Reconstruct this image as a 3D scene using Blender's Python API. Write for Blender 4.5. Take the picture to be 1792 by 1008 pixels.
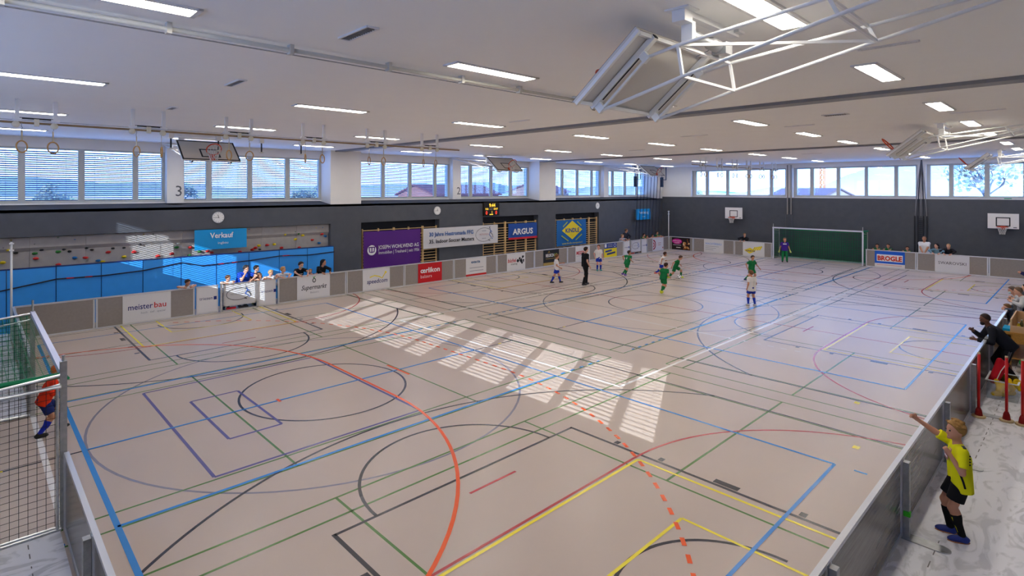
import bpy, bmesh, math, random
import numpy as np
from mathutils import Vector, Matrix, Quaternion

for o in list(bpy.data.objects): bpy.data.objects.remove(o)
scn = bpy.context.scene
C = scn.collection
PI = math.pi
random.seed(5)

# ------------------------------------------------------------------ camera, sky, sun, exposure
YAW = 46.86
cd = bpy.data.cameras.new('camera'); cam = bpy.data.objects.new('camera', cd); C.objects.link(cam)
cam.location = (0, 0, 4.487)
cam.rotation_euler = (PI / 2, 0, math.radians(YAW - 90))
cd.sensor_width = 36; cd.lens = 36 * 980 / 1792
cd.shift_x = (896 - 867.3) / 1792; cd.shift_y = -(504 - 333.3) / 1792
cd.clip_end = 3000
scn.camera = cam

wd = bpy.data.worlds.new('sky'); scn.world = wd; wd.use_nodes = True
wn = wd.node_tree.nodes; wl = wd.node_tree.links; wn.clear()
wo = wn.new('ShaderNodeOutputWorld'); wb = wn.new('ShaderNodeBackground')
tc = wn.new('ShaderNodeTexCoord'); sx = wn.new('ShaderNodeSeparateXYZ'); cr = wn.new('ShaderNodeValToRGB')
wl.new(tc.outputs['Generated'], sx.inputs[0]); wl.new(sx.outputs['Z'], cr.inputs[0])
cr.color_ramp.elements[0].position = 0.0; cr.color_ramp.elements[0].color = (0.30, 0.54, 1.0, 1)
cr.color_ramp.elements[1].position = 0.7; cr.color_ramp.elements[1].color = (0.08, 0.27, 1.0, 1)
wl.new(cr.outputs[0], wb.inputs[0]); wb.inputs[1].default_value = 8.0
wl.new(wb.outputs[0], wo.inputs[0])

SUN = Vector((2.566, 1.264, -1.0)).normalized()
sd = bpy.data.lights.new('sun', 'SUN'); sd.energy = 11.0; sd.angle = math.radians(0.1); sd.color = (0.86, 0.93, 1.0)
so = bpy.data.objects.new('sun', sd); C.objects.link(so)
so.rotation_euler = SUN.to_track_quat('-Z', 'Y').to_euler(); so.location = (-40, -20, 25)

vs = scn.view_settings
vs.view_transform = 'Standard'; vs.look = 'None'; vs.exposure = 0.0; vs.gamma = 1.0; vs.use_curve_mapping = False
try: scn.cycles.max_bounces = 8; scn.cycles.transparent_max_bounces = 24
except Exception: pass
PANEL_L = 33.0            # radiance of the ceiling light panels

# ------------------------------------------------------------------ materials
MATS = {}
def srgb(r, g, b):
    f = lambda c: (c / 255 / 12.92) if c / 255 <= 0.04045 else ((c / 255 + 0.055) / 1.055) ** 2.4
    return (f(r), f(g), f(b))
def mat(name, col, rough=0.6, metal=0.0, spec=0.4, var=0.0, vscale=8.0, bump=0.0, bscale=60.0, emit=None, es=1.0, stretch=None):
    if name in MATS: return MATS[name]
    m = bpy.data.materials.new(name); m.use_nodes = True
    nt = m.node_tree; b = nt.nodes['Principled BSDF']
    b.inputs['Base Color'].default_value = (*col, 1); b.inputs['Roughness'].default_value = rough
    b.inputs['Metallic'].default_value = metal; b.inputs['Specular IOR Level'].default_value = spec
    if emit: b.inputs['Emission Color'].default_value = (*emit, 1); b.inputs['Emission Strength'].default_value = es
    if var > 0 or bump > 0:
        t = nt.nodes.new('ShaderNodeTexCoord'); mp = nt.nodes.new('ShaderNodeMapping')
        nt.links.new(t.outputs['Object'], mp.inputs[0])
        if stretch: mp.inputs['Scale'].default_value = stretch
    if var > 0:
        n = nt.nodes.new('ShaderNodeTexNoise'); n.inputs['Scale'].default_value = vscale; n.inputs['Detail'].default_value = 5
        nt.links.new(mp.outputs[0], n.inputs['Vector'])
        r = nt.nodes.new('ShaderNodeValToRGB')
        r.color_ramp.elements[0].position = 0.3; r.color_ramp.elements[1].position = 0.7
        r.color_ramp.elements[0].color = (*[c * (1 - var) for c in col], 1)
        r.color_ramp.elements[1].color = (*[min(1, c * (1 + var)) for c in col], 1)
        nt.links.new(n.outputs['Fac'], r.inputs[0]); nt.links.new(r.outputs[0], b.inputs['Base Color'])
    if bump > 0:
        n2 = nt.nodes.new('ShaderNodeTexNoise'); n2.inputs['Scale'].default_value = bscale; n2.inputs['Detail'].default_value = 3
        nt.links.new(mp.outputs[0], n2.inputs['Vector'])
        bp = nt.nodes.new('ShaderNodeBump'); bp.inputs['Strength'].default_value = bump; bp.inputs['Distance'].default_value = 0.02
        nt.links.new(n2.outputs['Fac'], bp.inputs['Height']); nt.links.new(bp.outputs[0], b.inputs['Normal'])
    MATS[name] = m
    return m
def glass_mat(name, tint, refl=0.07, rough=0.02):
    if name in MATS: return MATS[name]
    m = bpy.data.materials.new(name); m.use_nodes = True; nt = m.node_tree; nt.nodes.clear()
    o = nt.nodes.new('ShaderNodeOutputMaterial'); mx = nt.nodes.new('ShaderNodeMixShader')
    t = nt.nodes.new('ShaderNodeBsdfTransparent'); g = nt.nodes.new('ShaderNodeBsdfGlossy')
    t.inputs[0].default_value = (*tint, 1); g.inputs['Roughness'].default_value = rough
    mx.inputs[0].default_value = refl
    nt.links.new(t.outputs[0], mx.inputs[1]); nt.links.new(g.outputs[0], mx.inputs[2]); nt.links.new(mx.outputs[0], o.inputs[0])
    MATS[name] = m
    return m
def flat(r, g, b, rough=0.55, spec=0.3): return mat('paint_%d_%d_%d_%d' % (r, g, b, int(rough * 100)), srgb(r, g, b), rough, 0, spec)

M_WHITE = mat('white_paint', srgb(232, 230, 226), 0.5, 0, 0.4)
M_METALW = mat('white_powder_coat', srgb(236, 234, 230), 0.35, 0, 0.5)
M_ALU = mat('brushed_aluminium', (0.62, 0.63, 0.65), 0.32, 0.85, 0.5, 0.12, 20)
M_ALUW = mat('anodised_rail', (0.72, 0.73, 0.76), 0.3, 0.55, 0.5)
M_STEEL = mat('galvanised_steel', (0.42, 0.43, 0.44), 0.4, 0.8, 0.5, 0.15, 14)
M_BLACK = mat('black_plastic', (0.012, 0.012, 0.014), 0.45)
M_WOOD = mat('pale_beech', srgb(222, 184, 128), 0.45, 0, 0.4, 0.12, 3, stretch=(1, 1, 12))
M_RINGW = mat('ring_wood', srgb(196, 148, 84), 0.4, 0, 0.5, 0.1, 6)
M_ORANGE = mat('hoop_orange', srgb(214, 72, 28), 0.4)

# ------------------------------------------------------------------ mesh helpers
OFF = {}
def off(o): return OFF.get(o.name, Vector((0, 0, 0))) if o else Vector((0, 0, 0))
def props(o, label=None, cat=None, group=None, kind=None):
    if label: o['label'] = label
    if cat: o['category'] = cat
    if group: o['group'] = group
    if kind: o['kind'] = kind
    return o
def thing(name, label, cat, loc=(0, 0, 0), rz=0.0, group=None, kind=None):
    o = bpy.data.objects.new(name, None); C.objects.link(o); o.empty_display_size = 0.1
    o.location = loc; o.rotation_euler = (0, 0, rz); OFF[o.name] = Vector(loc)
    return props(o, label, cat, group, kind)
class MB:
    """collects geometry (world coordinates unless loc is zero) and links it as ONE mesh object"""
    def __init__(s): s.v = []; s.f = []; s.mi = []; s.m = 0
    def mesh(s, v, f):
        n = len(s.v); s.v += [tuple(p) for p in v]; s.f += [tuple(i + n for i in q) for q in f]; s.mi += [s.m] * len(f); return s
    def box(s, x0, x1, y0, y1, z0, z1):
        return s.mesh([(x0, y0, z0), (x1, y0, z0), (x1, y1, z0), (x0, y1, z0), (x0, y0, z1), (x1, y0, z1), (x1, y1, z1), (x0, y1, z1)],
                      [(0, 3, 2, 1), (4, 5, 6, 7), (0, 1, 5, 4), (1, 2, 6, 5), (2, 3, 7, 6), (3, 0, 4, 7)])
    def bar(s, p, q, w, h=None, up=(0, 0, 1)):
        h = h or w; p = Vector(p); q = Vector(q); d = (q - p).normalized(); u = Vector(up)
        if abs(d.dot(u)) > 0.98: u = Vector((1, 0, 0))
        a = d.cross(u).normalized() * w / 2; b = a.cross(d).normalized() * h / 2
        v = [c + sa * a + sb * b for c in (p, q) for sa, sb in ((-1, -1), (1, -1), (1, 1), (-1, 1))]
        return s.mesh(v, [(0, 1, 2, 3), (7, 6, 5, 4), (0, 4, 5, 1), (1, 5, 6, 2), (2, 6, 7, 3), (3, 7, 4, 0)])
    def tube(s, pts, r, n=8, closed=False):
        pts = [Vector(p) for p in pts]; k = len(pts); rs = r if isinstance(r, (list, tuple)) else [r] * k
        v = []; ref = None
        for i, p in enumerate(pts):
            if closed: d = pts[(i + 1) % k] - pts[i - 1]
            else: d = pts[min(i + 1, k - 1)] - pts[max(i - 1, 0)]
            d = d.normalized() if d.length > 1e-9 else Vector((0, 0, 1))
            if ref is None: ref = Vector((0, 0, 1)) if abs(d.z) < 0.9 else Vector((1, 0, 0))
            a = d.cross(ref); a = a.normalized() if a.length > 1e-6 else d.orthogonal().normalized()
            b = a.cross(d).normalized(); ref = b
            v += [p + (a * math.cos(2 * PI * j / n) + b * math.sin(2 * PI * j / n)) * rs[i] for j in range(n)]
        f = []
        for i in range(k if closed else k - 1):
            for j in range(n):
                i2 = (i + 1) % k
                f.append((i * n + j, i * n + (j + 1) % n, i2 * n + (j + 1) % n, i2 * n + j))
        if not closed: f += [tuple(range(n - 1, -1, -1)), tuple((k - 1) * n + j for j in range(n))]
        return s.mesh(v, f)
    def lathe(s, c, prof, n=20, axis=(0, 0, 1)):
        ax = Vector(axis).normalized(); a = ax.orthogonal().normalized(); b = ax.cross(a); c = Vector(c); v = []
        for r, h in prof: v += [c + ax * h + (a * math.cos(2 * PI * j / n) + b * math.sin(2 * PI * j / n)) * r for j in range(n)]
        k = len(prof); f = [(i * n + j, i * n + (j + 1) % n, (i + 1) * n + (j + 1) % n, (i + 1) * n + j) for i in range(k - 1) for j in range(n)]
        f += [tuple(range(n - 1, -1, -1)), tuple((k - 1) * n + j for j in range(n))]
        return s.mesh(v, f)
    def prism(s, pts, ext):
        """polygon (3D points) extruded by vector ext"""
        n = len(pts); e = Vector(ext); v = [Vector(p) for p in pts] + [Vector(p) + e for p in pts]
        f = [tuple(range(n - 1, -1, -1)), tuple(range(n, 2 * n))] + [(i, (i + 1) % n, n + (i + 1) % n, n + i) for i in range(n)]
        return s.mesh(v, f)
    def ball(s, c, r, n=10, m=6, sc=(1, 1, 1)):
        v = [(c[0], c[1], c[2] + r * sc[2])]
        for i in range(1, m):
            t = PI * i / m
            v += [(c[0] + r * sc[0] * math.sin(t) * math.cos(2 * PI * j / n), c[1] + r * sc[1] * math.sin(t) * math.sin(2 * PI * j / n), c[2] + r * sc[2] * math.cos(t)) for j in range(n)]
        v.append((c[0], c[1], c[2] - r * sc[2])); L = len(v) - 1
        f = [(0, 1 + j, 1 + (j + 1) % n) for j in range(n)]
        for i in range(m - 2): f += [(1 + i * n + j, 1 + (i + 1) * n + j, 1 + (i + 1) * n + (j + 1) % n, 1 + i * n + (j + 1) % n) for j in range(n)]
        f += [(L, 1 + (m - 2) * n + (j + 1) % n, 1 + (m - 2) * n + j) for j in range(n)]
        return s.mesh(v, f)
    def build(s, name, mats, parent=None, label=None, smooth=False, kind=None, local=False, cat=None, group=None):
        me = bpy.data.meshes.new(name); o0 = Vector((0, 0, 0)) if local else off(parent)
        me.from_pydata([tuple(Vector(p) - o0) for p in s.v], [], s.f)
        mats = mats if isinstance(mats, (list, tuple)) else [mats]
        for m in mats: me.materials.append(m)
        if len(mats) > 1: me.polygons.foreach_set('material_index', s.mi)
        if smooth: me.polygons.foreach_set('use_smooth', [True] * len(me.polygons))
        me.update(); bm = bmesh.new(); bm.from_mesh(me); bmesh.ops.recalc_face_normals(bm, faces=bm.faces); bm.to_mesh(me); bm.free()
        o = bpy.data.objects.new(name, me); C.objects.link(o)
        if parent: o.parent = parent; OFF[o.name] = o0
        return props(o, label, cat, group, kind)
def link_copy(src, name, parent=None, loc=None):
    o = src.copy(); o.name = name; C.objects.link(o)
    if parent is not None: o.parent = parent; OFF[o.name] = off(parent)
    if loc is not None: o.location = loc
    return o
def copy_tree(root, loc, label=None, rz=None):
    r = root.copy(); C.objects.link(r); r.location = loc
    if rz is not None: r.rotation_euler = (0, 0, rz)
    if label: r['label'] = label
    for ch in list(root.children):
        c = ch.copy(); C.objects.link(c); c.parent = r
        for g in list(ch.children):
            d = g.copy(); C.objects.link(d); d.parent = c
    return r
class Face:
    """a flat printed face: origin O, right u, up v, outward n (all world)"""
    def __init__(s, O, u, v=(0, 0, 1)):
        s.O = Vector(O); s.u = Vector(u).normalized(); s.v = Vector(v).normalized(); s.n = s.u.cross(s.v).normalized()
    def p(s, x, y, d=0.0): return s.O + s.u * x + s.v * y + s.n * d
    def poly(s, pts, m, parent, d=0.006, name='print', t=0.003, label=None):
        b = MB(); b.prism([s.p(x, y, d) for x, y in pts], s.n * t); return b.build(name, m, parent, label)
    def rect(s, x0, y0, x1, y1, m, parent, d=0.006, name='print', t=0.003, label=None):
        return s.poly([(x0, y0), (x1, y0), (x1, y1), (x0, y1)], m, parent, d, name, t, label)
    def disc(s, x, y, r, m, parent, d=0.006, name='print', ry=None, n=28, t=0.003):
        ry = ry or r
        return s.poly([(x + r * math.cos(2 * PI * i / n), y + ry * math.sin(2 * PI * i / n)) for i in range(n)], m, parent, d, name, t)
    def stroke(s, pts, w, m, parent, d=0.008, name='print', closed=False):
        b = MB(); k = len(pts); P = [Vector(q) for q in pts]; L = []; R = []
        for i, q in enumerate(P):
            t = (P[(i + 1) % k] - P[i - 1]) if closed else (P[min(i + 1, k - 1)] - P[max(i - 1, 0)])
            t = t.normalized() if t.length > 0 else Vector((1, 0)); nn = Vector((-t.y, t.x)) * w / 2
            L.append(q + nn); R.append(q - nn)
        v = [s.p(a.x, a.y, d + 0.003) for a in L] + [s.p(a.x, a.y, d + 0.003) for a in R]
        b.mesh(v, [(i, (i + 1) % k, k + (i + 1) % k, k + i) for i in range(k if closed else k - 1)])
        return b.build(name, m, parent)
    def ring(s, x, y, rx, ry, w, m, parent, d=0.008, a0=0, a1=360):
        n = 40; c = a1 - a0 >= 360
        pts = [(x + rx * math.cos(math.radians(a0 + (a1 - a0) * i / (n if c else n - 1))), y + ry * math.sin(math.radians(a0 + (a1 - a0) * i / (n if c else n - 1)))) for i in range(n)]
        return s.stroke(pts, w, m, parent, d, closed=c)
    def text(s, txt, x, y, size, m, parent, d=0.008, align='LEFT', width=None, bold=0.0, shear=0.0, rot=0.0):
        cu = bpy.data.curves.new('lettering', 'FONT'); cu.body = txt; cu.size = size; cu.align_x = align; cu.offset = bold * size
        cu.shear = shear; cu.extrude = 0.0; cu.resolution_u = 2
        to = bpy.data.objects.new('lettering_tmp', cu); C.objects.link(to)
        dg = bpy.context.evaluated_depsgraph_get(); me = bpy.data.meshes.new_from_object(to.evaluated_get(dg))
        bpy.data.objects.remove(to)
        k = 1.0
        if width and len(me.vertices):
            xs = [q.co.x for q in me.vertices]; wdt = max(xs) - min(xs); k = width / wdt if wdt > 0 else 1
        o0 = off(parent); ca, sa = math.cos(rot), math.sin(rot)
        for q in me.vertices:
            a, b2 = q.co.x * k, q.co.y
            q.co = s.p(x + a * ca - b2 * sa, y + a * sa + b2 * ca, d + 0.003) - o0
        me.materials.clear(); me.materials.append(m); me.name = 'lettering'
        o = bpy.data.objects.new('lettering', me); C.objects.link(o); o.parent = parent; OFF[o.name] = o0
        return o
ORD = ['first', 'second', 'third', 'fourth', 'fifth', 'sixth', 'seventh', 'eighth', 'ninth', 'tenth', 'eleventh', 'twelfth', 'thirteenth', 'fourteenth']
# ------------------------------------------------------------------ the hall
M_FLOOR = mat('linoleum_beige', srgb(193, 175, 161), 0.33, 0, 0.6, 0.025, 0.6)
M_DARK = mat('anthracite_wall', srgb(84, 87, 94), 0.75, 0, 0.3, 0.06, 3, 0.12, 90)
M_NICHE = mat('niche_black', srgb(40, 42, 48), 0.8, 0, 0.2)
M_WALLW = mat('white_wall', srgb(240, 236, 230), 0.7, 0, 0.3, 0.015, 2)
M_CEIL = mat('ceiling_panels', srgb(254, 252, 247), 0.75, 0, 0.25, 0.012, 1.5, 0.10, 140)
M_FRAME = mat('window_frame_grey', srgb(196, 196, 190), 0.5, 0, 0.4)
M_GLASS = glass_mat('window_glass', (0.96, 0.98, 1.0), 0.05)
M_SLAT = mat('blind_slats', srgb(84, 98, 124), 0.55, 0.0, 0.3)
def perforate(m):
    nt = m.node_tree; L = nt.links; b = nt.nodes['Principled BSDF']; t = nt.nodes.new('ShaderNodeTexCoord'); v = nt.nodes.new('ShaderNodeTexVoronoi'); v.inputs['Scale'].default_value = 22; v.inputs['Randomness'].default_value = 0
    L.new(t.outputs['Object'], v.inputs['Vector']); r = nt.nodes.new('ShaderNodeValToRGB'); e = r.color_ramp.elements; e[0].position = .22; e[0].color = (.55, .55, .55, 1); e[1].position = .30; e[1].color = (1, 1, 1, 1); L.new(v.outputs['Distance'], r.inputs[0])
    mx = nt.nodes.new('ShaderNodeMix'); mx.data_type = 'RGBA'; mx.blend_type = 'MULTIPLY'; mx.inputs[0].default_value = 1.0
    src = b.inputs['Base Color'].links[0].from_socket; L.new(src, mx.inputs[6]); L.new(r.outputs[0], mx.inputs[7]); L.new(mx.outputs[2], b.inputs['Base Color'])
perforate(M_CEIL)
XN, XF, YR, YL, ZC = -1.6, 40.25, -1.5, 23.5, 6.3
SEC = (5.87, 19.80, 33.73)
YM = 11.9

b = MB(); b.box(XN - 0.4, XF + 0.4, YR - 0.3, YL + 1.2, -0.3, 0.0)
floor = b.build('floor', M_FLOOR, kind='structure', label='beige linoleum sports floor with coloured court lines')
OFF[floor.name] = Vector((0, 0, 0))
b = MB(); b.box(XN - 0.4, XF + 0.4, YR - 0.3, YL + 1.3, ZC, ZC + 0.25)
ceiling = b.build('ceiling', M_CEIL, kind='structure', label='off-white perforated ceiling panels')

# long window wall
W0, W1_, YG = 3.86, 4.0, 24.45
NICHES = [(XN, 11.83, 2.97), (13.37, 17.97, 2.98), (21.04, 25.64, 2.98), (27.28, 31.86, 2.98)]
b = MB()
xs = [XN]
for a, c, h in NICHES:
    if a > xs[-1]: b.box(xs[-1], a, YL, YL + 0.7, 0, 2.98)
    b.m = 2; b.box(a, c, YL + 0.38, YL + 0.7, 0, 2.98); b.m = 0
    xs.append(c)
b.box(xs[-1], XF + 0.3, YL, YL + 0.7, 0, 2.98)
b.box(XN, XF + 0.3, YL, YL + 0.7, 2.98, W0)
b.prism([(XN, YL, W0), (XN, YG + 0.15, W1_), (XN, YG + 0.15, W0 - 0.1), (XN, YL, W0 - 0.1)], (XF + 0.3 - XN, 0, 0))
b.m = 1
COLS = [(XN, -0.56), (11.83, 13.37), (25.76, 27.3), (39.45, XF + 0.3)]
for a, c in COLS: b.box(a, c, YL, YG + 0.4, W0, ZC)
for c in SEC: b.box(c - 0.42, c + 0.16, YG - 0.33, YG + 0.4, W1_, ZC)
b.box(XN, XF + 0.3, YG, YG + 0.4, 5.95, ZC)
wall_left = b.build('wall_left', [M_DARK, M_WALLW, M_NICHE], kind='structure', label='long anthracite wall under a white window band')

# end walls
FARG = [[(20.02, 20.75), (18.45, 19.77), (16.92, 18.23), (15.37, 16.69), (14.36, 15.15)],
        [(12.81, 13.6), (11.26, 12.58), (9.71, 11.05), (8.18, 9.53), (7.13, 7.98)],
        [(5.6, 6.43), (4.07, 5.39), (2.53, 3.85), (1.0, 2.3), (0.03, 0.8)]]
def end_wall(name, x, s, label):
    """s=+1: the wall body lies towards +x"""
    b = MB(); t = lambda a, c: (min(x + s * a, x + s * c), max(x + s * a, x + s * c))
    X0, X1 = t(0, 0.5)
    b.box(X0, X1, YR - 0.3, YL + 1.2, 0, 3.99)
    b.m = 1
    b.box(X0, X1, YR - 0.3, YL + 1.2, 6.0, ZC)
    edges = [(YR - 0.3, -0.2), (6.6, 7.0), (13.8, 14.2), (21.05, YL + 1.2)]
    for a, c in edges: b.box(X0, X1, a, c, 3.99, 6.0)
    return b.build(name, [M_DARK, M_WALLW], kind='structure', label=label)
end_wall('wall_far', XF, 1, 'anthracite end wall below bright windows behind the far goal')
end_wall('wall_near', XN, -1, 'anthracite end wall with windows behind the camera')
b = MB(); b.box(XN - 0.4, XF + 0.4, YR - 0.3, YR, 0, 3.9); b.m = 1; b.box(XN - 0.4, XF + 0.4, YR - 0.3, YR, 3.9, ZC)
b.build('wall_right', [M_DARK, M_WALLW], kind='structure', label='side wall behind the team benches')

# windows: frame bars, panes; venetian blinds hang outside the glass
WN = [0]
def wbx(b, axis, a0, a1, d0, d1, z0, z1):
    if d0 > d1: d0, d1 = d1, d0
    if axis == 'x': b.box(a0, a1, d0, d1, z0, z1)
    else: b.box(d0, d1, a0, a1, z0, z1)
def window(axis, plane, s, panes, A, B, zlo, zhi, z0, z1, label):
    WN[0] += 1; w = thing('window_%d' % WN[0], label, None, kind='structure')
    w.location = (((A + B) / 2, plane, zlo) if axis == 'x' else (plane, (A + B) / 2, zlo)); OFF[w.name] = Vector(w.location)
    panes = sorted(panes)
    for nm, (za, zb) in (('sill_rail', (zlo, z0)), ('head_rail', (z1, zhi))):
        b = MB(); wbx(b, axis, A, B, plane, plane + s * 0.12, za, zb); b.build(nm, M_FRAME, w)
    e = [A] + [q for p in panes for q in p] + [B]
    for i in range(0, len(e), 2):
        if e[i + 1] - e[i] > 0.01:
            b = MB(); wbx(b, axis, e[i], e[i + 1], plane, plane + s * 0.12, z0, z1)
            if e[i + 1] - e[i] > 0.1: wbx(b, axis, (e[i] + e[i + 1]) / 2 - 0.01, (e[i] + e[i + 1]) / 2 + 0.01, plane - s * 0.015, plane, z0, z1)
            b.build('mullion', M_FRAME, w)
    for a, c in panes:
        b = MB(); wbx(b, axis, a, c, plane + s * 0.05, plane + s * 0.058, z0, z1); b.build('pane', M_GLASS, w)
    b = MB(); wbx(b, axis, A, B, plane - s * 0.06, plane + s * 0.02, zlo, zlo + 0.05); b.build('window_sill', M_WALLW, w)
    return w
M_CORD = mat('blind_cord', (0.05, 0.08, 0.14), 0.7)
M_SLATN = mat('near_blind_slats', srgb(226, 228, 230), 0.5, 0.0, 0.4)
def blind(axis, plane, s, a0, a1, z0, z1, tilt, label, ms=None):
    ms = ms or M_SLAT
    """slats at plane; tilt>0: outer edge lower"""
    t = thing('venetian_blind', label, 'blind', ((a0 + a1) / 2, plane, z0) if axis == 'x' else (plane, (a0 + a1) / 2, z0), group='venetian blinds')
    b = MB(); n = int((z1 - z0) / 0.0725); hw = 0.04
    for i in range(n):
        zc = z0 + 0.03 + i * 0.0725; cs, sn_ = math.cos(tilt) * hw, math.sin(tilt) * hw
        prof = [(-cs, sn_), (0, 0.005), (cs, -sn_)]
        for (d0, h0), (d1, h1) in zip(prof, prof[1:]):
            q = [(a0, plane + s * d0, zc + h0), (a1, plane + s * d0, zc + h0), (a1, plane + s * d1, zc + h1), (a0, plane + s * d1, zc + h1)]
            if axis == 'y': q = [(p[1], p[0], p[2]) for p in q]
            b.mesh(q, [(0, 1, 2, 3)])
    b.build('slats', ms, t, kind='stuff')
    b = MB(); wbx(b, axis, a0, a1, plane - 0.03, plane + 0.03, z0 - 0.03, z0); b.build('bottom_rail', M_SLAT, t)
    for k in (0.25, 0.75):
        b = MB(); c = a0 + (a1 - a0) * k; wbx(b, axis, c - 0.004, c + 0.004, plane + s * 0.038, plane + s * 0.044, z0, z1); b.build('cord', M_CORD, t)
    return t
PA = [(-6.1, -4.73), (-4.54, -3.11), (-2.92, -1.47), (-1.29, -0.52)]
PB = [(0.26, 1.05), (1.27, 2.67), (2.87, 4.29), (4.5, 5.85)]
BN = ['nearest the camera', 'in mid wall', 'at the far end']
for i, c in enumerate(SEC):
    for nm, P, A, B in (('left', PA, c - 6.43, c - 0.42), ('right', PB, c + 0.16, c + 5.96)):
        pn = [(max(c + a, A + 0.05), min(c + d, B - 0.05)) for a, d in P]
        window('x', YG, 1, pn, A, B, W1_, 5.95, 4.14, 5.885, 'grey framed %s window of the bay %s' % (nm, BN[i]))
        for j, (a, d) in enumerate(pn):
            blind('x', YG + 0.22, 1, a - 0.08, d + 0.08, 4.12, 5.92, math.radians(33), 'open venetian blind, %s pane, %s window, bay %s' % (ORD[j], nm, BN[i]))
GN = ['by the window wall corner', 'above the far goal', 'by the right edge']
for i, g in enumerate(FARG):
    window('y', XF + 0.25, 1, g, (14.2, 7.0, -0.2)[i], (21.05, 13.8, 6.6)[i], 3.99, 6.0, 4.17, 5.91, 'five pane window in the far end wall %s' % GN[i])
    window('y', XN - 0.25, -1, g, (14.2, 7.0, -0.2)[i], (21.05, 13.8, 6.6)[i], 3.99, 6.0, 4.17, 5.91, 'five pane window in the near end wall, %s from the right' % ORD[2 - i])
    for j, (a, d) in enumerate(g):
        bright = (i, j) in ((2, 4), (2, 2), (1, 1), (0, 1), (0, 3))
        blind('y', XN - 0.47, -1, a - 0.08, d + 0.08, 4.15, 5.72, math.radians(72 if (i, j) in ((0, 3), (0, 4)) else (0 if i == 0 else (-11 if bright else -4))), 'venetian blind, %s pane, %s near end window' % (ORD[j], ORD[2 - i]), M_SLATN)
# blind boxes / lintels outside the near windows
b = MB(); b.box(XN - 0.62, XN - 0.32, YR, YL, 5.72, 6.05); b.build('trim_3', M_FRAME, kind='structure', label='blind housing above the near windows')

# big numbers on the piers
for c, s in ((SEC[0], '3'), (SEC[1], '2')):
    f = Face((c - 0.16, YG - 0.33, 4.27), (1, 0, 0)); f.text(s, 0, 0, 0.58, flat(92, 94, 100), wall_left, d=0.004)
# curtain tracks
M_TRACK = mat('curtain_track', srgb(150, 150, 152), 0.6); M_TRACK_SHADE = mat('track_face_shade', srgb(132, 132, 134), 0.7)
for i, x in enumerate((12.05, 25.75)):
    b = MB(); b.box(x + 0.06, x + 0.5, YR, YL, ZC - 0.05, ZC); t = b.build('trim_%d' % (i + 1), M_TRACK, kind='structure', label='grey divider curtain track across the ceiling, %s from the camera' % ORD[i])
    b = MB(); b.box(x, x + 0.06, YR, YL, ZC - 0.06, ZC); b.build('dark_strip', M_TRACK_SHADE, t)  # darker strip puts the shade of the track's near face into the colour

# ------------------------------------------------------------------ court lines
LC = {'grey': (flat(138, 134, 146, .26, .5), .0010), 'green': (flat(84, 124, 62, .26, .5), .0014), 'black': (flat(52, 50, 58, .26, .5), .0018), 'red': (flat(178, 60, 66, .26, .5), .0022),
      'yellow': (flat(240, 220, 60, .26, .5), .0026), 'purple': (flat(98, 92, 146, .26, .5), .0030), 'blue': (flat(50, 136, 212, .26, .5), .0034), 'white': (flat(246, 244, 242, .26, .5), .0038), 'orange': (flat(238, 92, 38, .26, .5), .0042)}
def strip(col, polys, w, label=None):
    m, z = LC[col]; b = MB()
    for pts in polys:
        P = [Vector(p) for p in pts]; k = len(P); L = []; R = []
        for i in range(k):
            t = (P[min(i + 1, k - 1)] - P[max(i - 1, 0)]).normalized(); n = Vector((-t.y, t.x)) * w / 2
            L.append((P[i].x + n.x, P[i].y + n.y, z)); R.append((P[i].x - n.x, P[i].y - n.y, z))
        b.mesh(L + R, [(i, k + i, k + i + 1, i + 1) for i in range(k - 1)])
    return b.build('court_line', m, floor, label)
def arc(cx, cy, r, a0, a1, n=40): return [(cx + r * math.cos(math.radians(a0 + (a1 - a0) * i / n)), cy + r * math.sin(math.radians(a0 + (a1 - a0) * i / n))) for i in range(n + 1)]
def ln(col, x0, y0, x1, y1, w): return strip(col, [[(x0, y0), (x1, y1)]], w)
def dashes(col, pts, on, offl, w):
    P = [Vector(p) for p in pts]; seg = []; cur = [P[0]]; acc = 0; lim = on; draw = True
    for a, c in zip(P, P[1:]):
        L = (c - a).length; t = 0
        while acc + (L - t) > lim:
            t += lim - acc; q = a + (c - a) * (t / L)
            if draw: cur.append(q); seg.append(cur)
            draw = not draw; cur = [q]; acc = 0; lim = on if draw else offl
        acc += L - t
        if draw: cur.append(c)
    if draw and len(cur) > 1: seg.append(cur)
    return strip(col, [s for s in seg if len(s) > 1], w)
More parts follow.
